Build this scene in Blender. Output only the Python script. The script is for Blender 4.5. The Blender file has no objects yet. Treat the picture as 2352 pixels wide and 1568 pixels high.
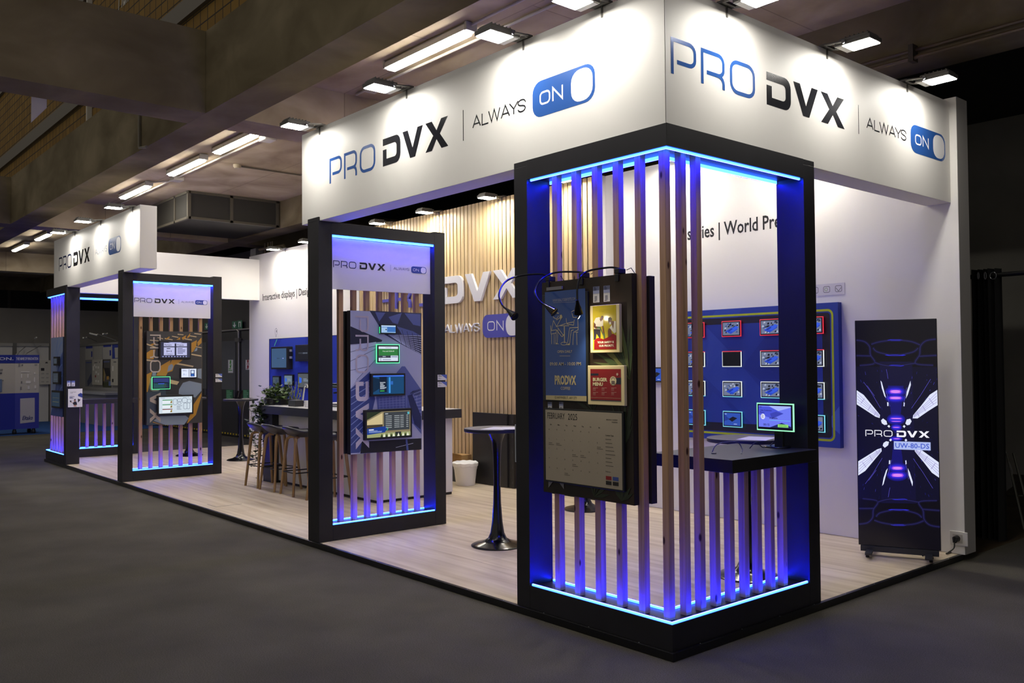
import bpy, bmesh, math, random
from mathutils import Vector, Matrix
S = bpy.context.scene
COL = S.collection
PI = math.pi
random.seed(4)

# ------------------------------------------------------------------ camera
CAM = Vector((3.04914, -3.72536, 1.6))
YAW, PIT, ROL, FPX = 0.862371, 0.0245214, -0.00766774, 2028.133
_f = Vector((-math.sin(YAW)*math.cos(PIT), math.cos(YAW)*math.cos(PIT), math.sin(PIT)))
_r0 = Vector((math.cos(YAW), math.sin(YAW), 0)); _u0 = _r0.cross(_f)
_r = math.cos(ROL)*_r0 + math.sin(ROL)*_u0
_u = -math.sin(ROL)*_r0 + math.cos(ROL)*_u0
cd = bpy.data.cameras.new('camera'); cam = bpy.data.objects.new('camera', cd); COL.objects.link(cam)
cam.matrix_world = Matrix(((_r.x, _u.x, -_f.x, CAM.x), (_r.y, _u.y, -_f.y, CAM.y), (_r.z, _u.z, -_f.z, CAM.z), (0, 0, 0, 1)))
cd.sensor_width = 36; cd.lens = FPX/2352*36; cd.clip_end = 200
S.camera = cam

def on(x, y, axis, val):
    """measure: where the sight line of photo pixel (x, y) meets the plane axis = val"""
    v = _f + _r*((x-1176)/FPX) + _u*((784-y)/FPX)
    return CAM + v*((val-CAM[axis])/v[axis])

# ------------------------------------------------------------------ world and exposure
w = bpy.data.worlds.new('world'); S.world = w; w.use_nodes = True
w.node_tree.nodes['Background'].inputs[0].default_value = (1.0, 0.945, 0.88, 1)
w.node_tree.nodes['Background'].inputs[1].default_value = 0.32
S.view_settings.view_transform = 'Standard'; S.view_settings.look = 'None'
S.view_settings.exposure = 0.0; S.view_settings.gamma = 1.0
LAMP_L = 110.0       # radiance of the flood lamps on the stand
TUBE_L = 80.0        # ceiling tube lights
LED_COL = (1.1, 1.6, 310.0)   # strips at the foot, facing up
LED_TOP = (1.0, 1.5, 310.0)    # strips at the head, facing down

# ------------------------------------------------------------------ materials
def lin(h):
    h = h.lstrip('#'); o = []
    for i in (0, 2, 4):
        c = int(h[i:i+2], 16)/255
        o.append(c/12.92 if c <= .04045 else ((c+.055)/1.055)**2.4)
    return (*o, 1)
_mats = {}
def _new(name):
    m = bpy.data.materials.new(name); m.use_nodes = True
    return m, m.node_tree.nodes, m.node_tree.links, m.node_tree.nodes['Principled BSDF']
def P(hexc, rough=.55, metal=0., spec=.5, name=None):
    k = ('P', hexc, rough, metal, spec)
    if k not in _mats:
        m, n, l, b = _new(name or 'paint_'+hexc.strip('#'))
        b.inputs['Base Color'].default_value = lin(hexc); b.inputs['Roughness'].default_value = rough
        b.inputs['Metallic'].default_value = metal; b.inputs['Specular IOR Level'].default_value = spec
        _mats[k] = m
    return _mats[k]
def E(hexc, s=1.0):
    k = ('E', hexc, s)
    if k not in _mats:
        m, n, l, b = _new('screen_'+hexc.strip('#'))
        b.inputs['Base Color'].default_value = (.004, .004, .005, 1); b.inputs['Roughness'].default_value = .25
        b.inputs['Emission Color'].default_value = lin(hexc); b.inputs['Emission Strength'].default_value = s
        _mats[k] = m
    return _mats[k]
def EM(name, rgb, s=1.0):
    k = ('EM', name)
    if k not in _mats:
        m, n, l, b = _new(name)
        b.inputs['Base Color'].default_value = (.06, .06, .06, 1)
        b.inputs['Emission Color'].default_value = (*rgb, 1); b.inputs['Emission Strength'].default_value = s
        _mats[k] = m
    return _mats[k]
def noisy(name, c1, c2, scale=(1, 1, 1), detail=4, rough=.6, bump=0, lo=.35, hi=.65, spec=.4, dist=0, c3=None):
    """two colours mixed by a world-space noise"""
    if name in _mats: return _mats[name]
    m, n, l, b = _new(name)
    g = n.new('ShaderNodeNewGeometry'); mp = n.new('ShaderNodeMapping'); mp.inputs['Scale'].default_value = scale
    t = n.new('ShaderNodeTexNoise'); t.inputs['Scale'].default_value = 1; t.inputs['Detail'].default_value = detail
    t.inputs['Distortion'].default_value = dist
    r = n.new('ShaderNodeValToRGB'); r.color_ramp.elements[0].position = lo; r.color_ramp.elements[1].position = hi
    r.color_ramp.elements[0].color = lin(c1); r.color_ramp.elements[1].color = lin(c2)
    if c3:
        e = r.color_ramp.elements.new((lo+hi)/2); e.color = lin(c3)
    l.new(g.outputs['Position'], mp.inputs[0]); l.new(mp.outputs[0], t.inputs['Vector']); l.new(t.outputs[0], r.inputs[0])
    l.new(r.outputs[0], b.inputs['Base Color'])
    b.inputs['Roughness'].default_value = rough; b.inputs['Specular IOR Level'].default_value = spec
    if bump:
        bp = n.new('ShaderNodeBump'); bp.inputs['Strength'].default_value = bump; bp.inputs['Distance'].default_value = .01
        l.new(t.outputs[0], bp.inputs['Height']); l.new(bp.outputs[0], b.inputs['Normal'])
    _mats[name] = m; return m

WHITE = P('#e9e6e1', .55, name='white_panel')
BLACK = noisy('black_laminate', '#1d1c20', '#232227', (3, 3, 3), rough=.42, spec=.35)
BLACKG = P('#0a0a0c', .18, name='black_gloss')
BLACKM = P('#121214', .5, name='black_plastic')
DGREY = P('#3a3a3d', .5, name='dark_grey')
STEEL = P('#b9bcc0', .28, 1.0, name='steel')
ALU = P('#8e9095', .4, .9, name='aluminium')
LED = EM('led_strip', LED_COL)
LEDT = EM('led_strip_head', LED_TOP)
LEDS = EM('led_strip_side', (.3, 1.5, 13.0))
LAMPE = EM('flood_lens', (1.0, .96, .88), LAMP_L)
LAMPI = EM('flood_lens_inner', (1.0, .95, .84), 265.0)
TUBE = EM('tube_lens', (1.0, .95, .86), TUBE_L)
CARPET = noisy('hall_carpet', '#454239', '#625e54', (160, 160, 160), 6, .95, .35, .3, .7, .1)
def _carpet_patch():
    m = CARPET; n = m.node_tree.nodes; l = m.node_tree.links; b = n['Principled BSDF']
    ramp = [x for x in n if x.type == 'VALTORGB'][0]
    g = [x for x in n if x.type == 'NEW_GEOMETRY'][0]
    t = n.new('ShaderNodeTexNoise'); t.inputs['Scale'].default_value = 1.6; t.inputs['Detail'].default_value = 5
    l.new(g.outputs['Position'], t.inputs['Vector'])
    mr = n.new('ShaderNodeMapRange'); mr.inputs[1].default_value = .3; mr.inputs[2].default_value = .7; mr.inputs[3].default_value = .82; mr.inputs[4].default_value = 1.12
    l.new(t.outputs[0], mr.inputs[0])
    hs = n.new('ShaderNodeHueSaturation'); l.new(ramp.outputs[0], hs.inputs['Color']); l.new(mr.outputs[0], hs.inputs['Value'])
    l.new(hs.outputs[0], b.inputs['Base Color'])
_carpet_patch()
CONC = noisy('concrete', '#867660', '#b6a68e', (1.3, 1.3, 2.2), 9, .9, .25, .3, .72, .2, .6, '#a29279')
def _joints(m, w_, h_, d):
    n = m.node_tree.nodes; l = m.node_tree.links; b = n['Principled BSDF']; ramp = [x for x in n if x.type == 'VALTORGB'][0]; g = [x for x in n if x.type == 'NEW_GEOMETRY'][0]
    br = n.new('ShaderNodeTexBrick'); br.inputs['Scale'].default_value = 1; br.inputs['Brick Width'].default_value = w_; br.inputs['Row Height'].default_value = h_; br.inputs['Mortar Size'].default_value = .009; br.inputs['Mortar Smooth'].default_value = .6
    br.inputs['Color1'].default_value = (1, 1, 1, 1); br.inputs['Color2'].default_value = (.88, .88, .88, 1); br.inputs['Mortar'].default_value = (d, d, d, 1)
    mx = n.new('ShaderNodeMix'); mx.data_type = 'RGBA'; mx.blend_type = 'MULTIPLY'; mx.inputs[0].default_value = 1
    l.new(g.outputs['Position'], br.inputs['Vector']); l.new(ramp.outputs[0], mx.inputs[6]); l.new(br.outputs['Color'], mx.inputs[7]); l.new(mx.outputs[2], b.inputs['Base Color'])
_joints(CONC, 2.4, 1.2, .62)
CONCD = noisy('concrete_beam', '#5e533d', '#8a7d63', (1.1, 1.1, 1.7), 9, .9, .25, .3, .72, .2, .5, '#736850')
def wood_mat(name, c1, c2, axis, knots=True, rough=.5, k=1.0):
    """timber with grain stretched along one axis (0 x, 1 y, 2 z)"""
    if name in _mats: return _mats[name]
    m, n, l, b = _new(name)
    g = n.new('ShaderNodeNewGeometry'); mp = n.new('ShaderNodeMapping')
    sc = [42*k]*3; sc[axis] = 1.6*k; mp.inputs['Scale'].default_value = sc
    t = n.new('ShaderNodeTexNoise'); t.inputs['Scale'].default_value = 1; t.inputs['Detail'].default_value = 5; t.inputs['Distortion'].default_value = .35
    r = n.new('ShaderNodeValToRGB'); r.color_ramp.elements[0].position = .32; r.color_ramp.elements[1].position = .68
    r.color_ramp.elements[0].color = lin(c1); r.color_ramp.elements[1].color = lin(c2)
    l.new(g.outputs['Position'], mp.inputs[0]); l.new(mp.outputs[0], t.inputs['Vector']); l.new(t.outputs[0], r.inputs[0])
    out = r.outputs[0]
    if knots:
        mk = n.new('ShaderNodeMapping'); sk = [11]*3; sk[axis] = 4.5; mk.inputs['Scale'].default_value = sk
        v = n.new('ShaderNodeTexVoronoi'); v.inputs['Scale'].default_value = 1; v.inputs['Randomness'].default_value = 1
        rk = n.new('ShaderNodeValToRGB'); rk.color_ramp.elements[0].position = .07; rk.color_ramp.elements[1].position = .13
        rk.color_ramp.elements[0].color = (.12, .06, .03, 1); rk.color_ramp.elements[1].color = (1, 1, 1, 1)
        mx = n.new('ShaderNodeMix'); mx.data_type = 'RGBA'; mx.blend_type = 'MULTIPLY'; mx.inputs[0].default_value = 1
        l.new(g.outputs['Position'], mk.inputs[0]); l.new(mk.outputs[0], v.inputs['Vector']); l.new(v.outputs['Distance'], rk.inputs[0])
        l.new(out, mx.inputs[6]); l.new(rk.outputs[0], mx.inputs[7]); out = mx.outputs[2]
    l.new(out, b.inputs['Base Color']); b.inputs['Roughness'].default_value = rough; b.inputs['Specular IOR Level'].default_value = .3
    _mats[name] = m; return m
PINE = wood_mat('pine_batten', '#a07b55', '#c29d74', 2)
OAKS = wood_mat('oak_slat', '#b79a6b', '#d9c196', 2, False)
LEGW = wood_mat('oak_leg', '#86673f', '#a5865c', 2, False)
def floor_wood():
    m, n, l, b = _new('stand_laminate')
    g = n.new('ShaderNodeNewGeometry'); mp = n.new('ShaderNodeMapping'); mp.inputs['Scale'].default_value = (.9, 14, 1)
    t = n.new('ShaderNodeTexNoise'); t.inputs['Scale'].default_value = 1; t.inputs['Detail'].default_value = 5; t.inputs['Distortion'].default_value = .25
    r = n.new('ShaderNodeValToRGB'); r.color_ramp.elements[0].position = .3; r.color_ramp.elements[1].position = .66
    r.color_ramp.elements[0].color = lin('#c2ae90'); r.color_ramp.elements[1].color = lin('#e2d3ba')
    l.new(g.outputs['Position'], mp.inputs[0]); l.new(mp.outputs[0], t.inputs['Vector']); l.new(t.outputs[0], r.inputs[0])
    br = n.new('ShaderNodeTexBrick'); br.inputs['Scale'].default_value = 1; br.inputs['Brick Width'].default_value = 2.4; br.inputs['Row Height'].default_value = .6
    br.inputs['Mortar Size'].default_value = .0016; br.inputs['Color1'].default_value = (1, 1, 1, 1); br.inputs['Color2'].default_value = (.93, .93, .93, 1); br.inputs['Mortar'].default_value = (.55, .5, .45, 1)
    l.new(g.outputs['Position'], br.inputs['Vector'])
    mx = n.new('ShaderNodeMix'); mx.data_type = 'RGBA'; mx.blend_type = 'MULTIPLY'; mx.inputs[0].default_value = 1
    l.new(r.outputs[0], mx.inputs[6]); l.new(br.outputs['Color'], mx.inputs[7]); l.new(mx.outputs[2], b.inputs['Base Color'])
    b.inputs['Roughness'].default_value = .38; b.inputs['Specular IOR Level'].default_value = .4
    return m
FLOORW = floor_wood()
def brick_mat():
    m, n, l, b = _new('yellow_brick')
    g = n.new('ShaderNodeNewGeometry'); sp = n.new('ShaderNodeSeparateXYZ'); cb = n.new('ShaderNodeCombineXYZ')
    l.new(g.outputs['Position'], sp.inputs[0]); l.new(sp.outputs[0], cb.inputs[0]); l.new(sp.outputs[2], cb.inputs[1])
    br = n.new('ShaderNodeTexBrick'); br.offset = 0; br.inputs['Scale'].default_value = 1; br.inputs['Brick Width'].default_value = .21; br.inputs['Row Height'].default_value = .16
    br.inputs['Mortar Size'].default_value = .009; br.inputs['Color1'].default_value = lin('#80611d'); br.inputs['Color2'].default_value = lin('#715418'); br.inputs['Mortar'].default_value = lin('#2c2214')
    l.new(cb.outputs[0], br.inputs['Vector']); l.new(br.outputs['Color'], b.inputs['Base Color']); b.inputs['Roughness'].default_value = .9
    return m
BRICK = brick_mat()

# ------------------------------------------------------------------ mesh helpers
class MB:
    def __init__(s): s.v = []; s.f = []; s.m = []; s.mats = []
    def mi(s, mat):
        if mat not in s.mats: s.mats.append(mat)
        return s.mats.index(mat)
    def face(s, pts, mat):
        b = len(s.v); s.v += [Vector(p) for p in pts]; s.f.append(list(range(b, b+len(pts)))); s.m.append(s.mi(mat))
    def mesh(s, vs, fs, mat):
        b = len(s.v); s.v += [Vector(p) for p in vs]; k = s.mi(mat)
        for f in fs: s.f.append([b+i for i in f]); s.m.append(k)
        return s
    def box(s, x0, x1, y0, y1, z0, z1, mat):
        x0, x1 = min(x0, x1), max(x0, x1); y0, y1 = min(y0, y1), max(y0, y1); z0, z1 = min(z0, z1), max(z0, z1)
        vs = [(x0,y0,z0),(x1,y0,z0),(x1,y1,z0),(x0,y1,z0),(x0,y0,z1),(x1,y0,z1),(x1,y1,z1),(x0,y1,z1)]
        return s.mesh(vs, [(0,3,2,1),(4,5,6,7),(0,1,5,4),(1,2,6,5),(2,3,7,6),(3,0,4,7)], mat)
    def prism(s, poly, z0, z1, mat, fr=None):
        """extrude a 2D polygon; fr maps (a, b, c) to a point (default x, y, z)"""
        fr = fr or (lambda a, b, c: (a, b, c))
        ar = sum(poly[i-1][0]*poly[i][1]-poly[i][0]*poly[i-1][1] for i in range(len(poly)))
        if ar < 0: poly = poly[::-1]
        n = len(poly); vs = [fr(a, b, z0) for a, b in poly]+[fr(a, b, z1) for a, b in poly]
        fs = [tuple(range(n-1, -1, -1)), tuple(range(n, 2*n))]+[(i, (i+1) % n, n+(i+1) % n, n+i) for i in range(n)]
        return s.mesh(vs, fs, mat)
    def tube(s, pts, r, mat, seg=8, cap=True):
        pts = [Vector(p) for p in pts]; rs = r if isinstance(r, (list, tuple)) else [r]*len(pts)
        vs = []; fs = []; prev = None
        for i, p in enumerate(pts):
            d = (pts[min(i+1, len(pts)-1)]-pts[max(i-1, 0)]).normalized()
            if prev is None:
                a = Vector((0, 0, 1)) if abs(d.z) < .9 else Vector((1, 0, 0)); e = d.cross(a).normalized()
            else: e = (prev-d*prev.dot(d)).normalized()
            prev = e; g = d.cross(e)
            vs += [p+(e*math.cos(2*PI*k/seg)+g*math.sin(2*PI*k/seg))*rs[i] for k in range(seg)]
        for i in range(len(pts)-1):
            for k in range(seg):
                a = i*seg+k; b = i*seg+(k+1) % seg; fs.append((a, b, b+seg, a+seg))
        if cap: fs += [tuple(range(seg-1, -1, -1)), tuple(range((len(pts)-1)*seg, len(pts)*seg))]
        return s.mesh(vs, fs, mat)
    def lathe(s, prof, c, mat, seg=32, cap=True):
        vs = []; fs = []; n = len(prof)
        for r, z in prof:
            vs += [(c[0]+r*math.cos(2*PI*k/seg), c[1]+r*math.sin(2*PI*k/seg), c[2]+z) for k in range(seg)]
        for i in range(n-1):
            for k in range(seg):
                a = i*seg+k; b = i*seg+(k+1) % seg; fs.append((a, b, b+seg, a+seg))
        if cap: fs += [tuple(range(seg-1, -1, -1)), tuple(range((n-1)*seg, n*seg))]
        return s.mesh(vs, fs, mat)
    def build(s, name, parent=None, bevel=0, smooth=False, fix=True):
        off = Vector(parent['_o']) if parent is not None and '_o' in parent else Vector((0, 0, 0))
        me = bpy.data.meshes.new(name); me.from_pydata([tuple(v-off) for v in s.v], [], s.f)
        for m in s.mats: me.materials.append(m)
        me.polygons.foreach_set('material_index', s.m)
        if fix:
            bm = bmesh.new(); bm.from_mesh(me); bmesh.ops.recalc_face_normals(bm, faces=bm.faces); bm.to_mesh(me); bm.free()
        if smooth:
            me.polygons.foreach_set('use_smooth', [True]*len(me.polygons))
            me.set_sharp_from_angle(angle=math.radians(40))
        me.update()
        o = bpy.data.objects.new(name, me); COL.objects.link(o)
        if parent is not None: o.parent = parent
        if bevel:
            b = o.modifiers.new('bevel', 'BEVEL'); b.width = bevel; b.segments = 2; b.limit_method = 'ANGLE'; b.angle_limit = math.radians(50)
        return o
def tag(o, label, cat, group=None, kind=None):
    o['label'] = label; o['category'] = cat
    if group: o['group'] = group
    if kind: o['kind'] = kind
    return o
def thing(name, label, cat, loc=(0, 0, 0), group=None, rotz=0, local=False):
    """an Empty at the thing's base; children are given in world coordinates unless local"""
    o = bpy.data.objects.new(name, None); COL.objects.link(o); o.location = loc; o.rotation_euler = (0, 0, rotz)
    o.empty_display_size = .1
    if not local: o['_o'] = tuple(loc)
    return tag(o, label, cat, group)
def struct(o): o['kind'] = 'structure'; return o
def sub(part, root):
    """lets a part carry sub-parts given in world coordinates"""
    if '_o' in root: part['_o'] = tuple(root['_o'])
    return part
def copy_thing(root, loc, label, rotz=None, group=None):
    r = root.copy(); COL.objects.link(r); r.location = loc; r['label'] = label
    if rotz is not None: r.rotation_euler = (0, 0, rotz)
    if group: r['group'] = group
    for ch in list(root.children):
        c = ch.copy(); COL.objects.link(c); c.parent = r
        for g in list(ch.children):
            d = g.copy(); COL.objects.link(d); d.parent = c
    return r

_tc = {}
def text_mesh(s, bold=0.0, shear=0.0):
    k = (s, bold, shear)
    if k not in _tc:
        cu = bpy.data.curves.new('t', 'FONT'); cu.body = s; cu.resolution_u = 2; cu.offset = bold; cu.shear = shear
        ob = bpy.data.objects.new('t', cu); me = ob.to_mesh()
        vs = [(v.co.x, v.co.y) for v in me.vertices]; fs = [tuple(p.vertices) for p in me.polygons]
        ob.to_mesh_clear(); bpy.data.objects.remove(ob); bpy.data.curves.remove(cu)
        xs = [v[0] for v in vs] or [0]; ys = [v[1] for v in vs] or [0]
        _tc[k] = (vs, fs, min(xs), max(xs), min(ys), max(ys))
    return _tc[k]
def arc(cx, cy, r, a0, a1, n=5, ry=None):
    ry = r if ry is None else ry
    return [(cx+r*math.cos(math.radians(a0+(a1-a0)*i/n)), cy+ry*math.sin(math.radians(a0+(a1-a0)*i/n))) for i in range(n+1)]
def rrect(a0, a1, b0, b1, ra, rb=None, n=5):
    rb = ra if rb is None else rb
    return (arc(a1-ra, b1-rb, ra, 0, 90, n, rb)+arc(a0+ra, b1-rb, ra, 90, 180, n, rb)
            + arc(a0+ra, b0+rb, ra, 180, 270, n, rb)+arc(a1-ra, b0+rb, ra, 270, 360, n, rb))
class G:
    """flat graphics on a plane: o + U*u + V*v, stacked in thin layers along N"""
    def __init__(s, axis, val, lift=.0008, step=.0005):
        s.ax, s.val, s.mb, s.l, s.step = axis, val, MB(), lift, step
        s.z = (0, 0, 1); s.rot = None; s.eps = .000012
    def p3(s, u, v, l=None):
        l = s.l if l is None else l
        if s.rot: u, v = s.rot[0]+v, s.rot[1]-u
        return (u, s.val-l, v) if s.ax == 1 else (s.val+l, u, v)
    def q(s, x, y):
        p = on(s.z[0]+x/s.z[2], s.z[1]+y/s.z[2], s.ax, s.val)
        return (p.x, p.z) if s.ax == 1 else (p.y, p.z)
    def up(s): s.l += s.step
    def poly(s, pts, mat):
        ar = sum(pts[i-1][0]*pts[i][1]-pts[i][0]*pts[i-1][1] for i in range(len(pts)))
        if ar < 0: pts = pts[::-1]
        s.mb.face([s.p3(*p) for p in pts], mat); s.l += s.eps
    def rect(s, u0, u1, v0, v1, mat): s.poly([(u0, v0), (u1, v0), (u1, v1), (u0, v1)], mat)
    def zp(s, pts, mat): s.poly([s.q(*p) for p in pts], mat)
    def zr(s, x0, y0, x1, y1, mat):
        a = s.q(x0, y0); b = s.q(x1, y1); s.rect(min(a[0], b[0]), max(a[0], b[0]), min(a[1], b[1]), max(a[1], b[1]), mat)
    def stroke(s, pts, w, mat, closed=False, wv=None):
        n = len(pts); L = []; R = []
        for i in range(n):
            a = Vector(pts[i-1]) if (i or closed) else None; b = Vector(pts[i]); c = Vector(pts[(i+1) % n]) if (i < n-1 or closed) else None
            d1 = (b-a).normalized() if a is not None and (b-a).length > 1e-9 else None
            d2 = (c-b).normalized() if c is not None and (c-b).length > 1e-9 else None
            d1 = d1 if d1 is not None else d2; d2 = d2 if d2 is not None else d1
            if d1 is None: d1 = d2 = Vector((1, 0))
            n1 = Vector((-d1.y, d1.x)); n2 = Vector((-d2.y, d2.x)); m = (n1+n2)
            m = m.normalized() if m.length > 1e-6 else n1
            k = min(2.5, 1/max(.3, m.dot(n1))); L.append(b+m*w/2*k); R.append(b-m*w/2*k)
        e = s.eps; s.eps = 0
        for i in range(n if closed else n-1):
            j = (i+1) % n; s.poly([R[i], R[j], L[j], L[i]], mat)
        s.eps = e; s.l += e
    def zs(s, pts, w, mat, closed=False): s.stroke([s.q(*p) for p in pts], w, mat, closed)
    def text(s, t, u, v, h, mat, al='L', ws=1.0, bold=0, shear=0, width=None):
        vs, fs, x0, x1, y0, y1 = text_mesh(t, bold, shear)
        k = h/.69; kx = k*ws
        if width: kx = width/max(1e-6, x1-x0)
        du = {'L': -x0*kx, 'C': -(x0+x1)/2*kx, 'R': -x1*kx}[al]
        s.mb.mesh([s.p3(u+du+a*kx, v+b*k) for a, b in vs], fs, mat)
    def fit(s, t, u0, u1, v0, v1, mat, bold=0, shear=0):
        vs, fs, x0, x1, y0, y1 = text_mesh(t, bold, shear)
        s.mb.mesh([s.p3(u0+(a-x0)/(x1-x0)*(u1-u0), v0+(b-y0)/(y1-y0)*(v1-v0)) for a, b in vs], fs, mat)
    def zfit(s, t, x0, y0, x1, y1, mat, bold=0, shear=0):
        a = s.q(x0, y1); b = s.q(x1, y0); s.fit(t, a[0], b[0], a[1], b[1], mat, bold, shear)
    def ell(s, u, v, ru, rv, mat, n=20, a0=0, a1=360):
        s.poly(arc(u, v, ru, a0, a1-(360/n if a1-a0 == 360 else 0), n-1 if a1-a0 == 360 else n, rv), mat)
    def logo(s, u0, v0, wu, h, pro, dvx, blue, white, parts='PDbAS', thin=None, on_col=None):
        """the word mark, the thin bar, ALWAYS and the switch; unit box 16.57 x 1"""
        kx = wu/16.57; thin = thin or dvx
        T = lambda pts, dx=0: [(u0+(x+dx)*kx, v0+y*h) for x, y in pts]
        sw = h*.115
        if 'P' in parts:
            loop = [(.06, 0), (.06, .943), (.72, .943)]+arc(.78, .743, .25, 90, 0, 5, .2)+arc(.78, .56, .25, 0, -90, 5, .2)
            s.stroke(T(loop+[(.26, .36)]), sw, pro)
            s.stroke(T(loop+[(.26, .36)], 1.29), sw, pro)
            s.l += s.step; s.stroke(T([(.62, .36)]+arc(.78, .14, .25, 90, 0, 5, .22)+[(1.03, 0)], 1.29), sw, pro); s.l -= s.step
            s.stroke(T(rrect(.06, 1.18, .057, .943, .32, .26), 2.62), sw, pro, True)
        if 'D' in parts:
            D = ([(0, 1), (.95, 1)]+arc(.98, .68, .33, 90, 0, 5, .32)+arc(.98, .32, .33, 0, -90, 5, .32)+[(0, 0), (0, .6), (.28, .6), (.28, .25), (.86, .25)]
                 + arc(.86, .38, .16, -90, 0, 4, .13)+arc(.86, .62, .16, 0, 90, 4, .13)+[(0, .75)])
            s.poly(T(D, 4.45), dvx)
            s.poly(T([(0, 1), (.37, 1), (.71, .34), (1.05, 1), (1.42, 1), (.89, 0), (.53, 0)], 5.91), dvx)
            s.poly(T([(0, 1), (.42, 1), (.73, .65), (1.03, 1), (1.45, 1), (.95, .5), (1.47, 0), (1.04, 0), (.73, .35), (.42, 0), (0, 0), (.51, .5)], 7.5), dvx)
        if 'b' in parts: s.stroke(T([(9.9, 0), (9.9, 1)]), h*.035, thin)
        A = [[(0, 0), (.24, 1), (.48, 0)], [(0, 1), (0, 0), (.38, 0)], [(0, 1), (.17, 0), (.33, 1), (.5, 0), (.66, 1)],
             [(0, 0), (.24, 1), (.48, 0)], [(0, 1), (.24, .45), (.48, 1)],
             [(.42, .78)]+arc(.22, .77, .2, 0, 180, 5, .23)+arc(.22, .77, .2, 180, 250, 3, .25)+arc(.22, .25, .2, 70, -180, 7, .25)]
        X = [0, .58, .98, 1.72, 2.2, 2.66]
        if 'A' in parts:
            wv = h*.045; f = lambda p, dx: [(u0+(10.46+(x+dx)*.93)*kx, v0+(.31+y*.36)*h) for x, y in p]
            for g, dx in zip(A, X): s.stroke(f(g, dx), wv, thin)
            s.l += s.step
            for dx in (0, 1.72): s.stroke(f([(.07, .3), (.41, .3)], dx), wv*.9, thin)
            s.stroke(f([(.24, .47), (.24, 0)], 2.2), wv, thin); s.l -= s.step
        if 'S' in parts:
            s.poly(T(rrect(13.69, 16.57, -.03, 1.03, .42, .34)), blue); s.up()
            s.poly(T(rrect(15.52, 16.47, .05, .95, .4, .32)), white)
            oc = on_col or white
            s.stroke(T(rrect(14.07, 14.52, .33, .67, .14, .11)), h*.055, oc, True)
            s.stroke(T([(14.68, .31), (14.68, .69), (15.12, .31), (15.12, .69)]), h*.055, oc)
    def build(s, name, parent=None): return s.mb.build(name, parent, fix=False)

def logo_parts(axis, val, parent, u0, v0, wu, h, *cols, **kw):
    for p, nm in (('P', 'thin_letters'), ('D', 'bold_letters'), ('b', 'divider_bar'), ('A', 'tagline'), ('S', 'switch_symbol')):
        g = G(axis, val); g.logo(u0, v0, wu, h, *cols, parts=p, **kw); g.build(nm, parent)
# ================================================================== the hall
def sbox(name, x0, x1, y0, y1, z0, z1, mat, bevel=0):
    m = MB(); m.box(x0, x1, y0, y1, z0, z1, mat); return struct(m.build(name, None, bevel))
sbox('floor', -32, 14, -14, 10, -.08, 0, CARPET)
sbox('floor_stalls', -32, -20.2, -2, 10, .0005, .006, noisy('blue_carpet', '#123a72', '#1b4c8c', (60, 60, 60), 4, .95))
sbox('floor_hall', -12.5, -.02, 3.95, 10, .0005, .004, noisy('bare_floor', '#3e3222', '#574731', (3, 3, 3), 5, .6))
DARKW = noisy('dark_hall_wall', '#85827b', '#959189', (1, 1, 1), 4, .9)
sbox('wall_back_hall', -31, 14, 9.6, 9.8, 0, 7, DARKW)
m = MB(); m.box(-30.2, -30, -14, 9.6, 0, 3.55, noisy('far_wall', '#c4beb3', '#d2ccc1', (.6, .6, .6), 3, .9))
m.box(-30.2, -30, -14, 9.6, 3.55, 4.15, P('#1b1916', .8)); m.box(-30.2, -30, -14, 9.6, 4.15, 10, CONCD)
for k in range(9): m.box(-30.02, -29.97, -10+2.1*k, -9.92+2.1*k, 3.55, 4.15, P('#3b372f', .7))
struct(m.build('wall_left'))
# waffle ceiling of concrete beams
sbox('ceiling', -32, 14, .04, 3.56, 4.6, 4.9, CONC)
sbox('ceiling_back', -32, 14, 3.96, 9.6, 5.0, 5.2, P('#23211e', .9))
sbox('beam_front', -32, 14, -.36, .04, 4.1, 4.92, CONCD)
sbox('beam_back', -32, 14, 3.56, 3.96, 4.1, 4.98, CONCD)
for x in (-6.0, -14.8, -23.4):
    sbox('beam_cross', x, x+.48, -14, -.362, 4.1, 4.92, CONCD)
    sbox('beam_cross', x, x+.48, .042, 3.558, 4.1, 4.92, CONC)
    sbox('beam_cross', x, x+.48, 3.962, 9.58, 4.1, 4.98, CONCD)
m = MB(); m.box(-32, 10, .05, .25, 4.92, 10, BRICK); struct(m.build('wall_brick'))
m = MB()
for z in (5.62, 7.15): m.box(-32, 10, .0, .052, z, z+.22, P('#6d675c', .8))
for x in (-11.0, -5.05): m.box(x, x+.05, -.02, .05, 5.0, 10, P('#b9b4a8', .7))
struct(m.build('trim_brick_wall'))
g = G(1, .045); WP = P('#b5b0a3', .8)
a = g.q(275, 27); b = g.q(303, 2)
g.fit('Halls', a[0]-.06, b[0], a[1]+.02, a[1]+.62, WP, 0, .25)
a = g.q(231, 16); g.fit('hall', a[0], a[0]+1.05, a[1]+.1, a[1]+1.25, WP, .03, .2)
tag(g.build('painted_wall_lettering'), 'white painted hall name on the yellow brick wall above the beam', 'lettering')
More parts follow.
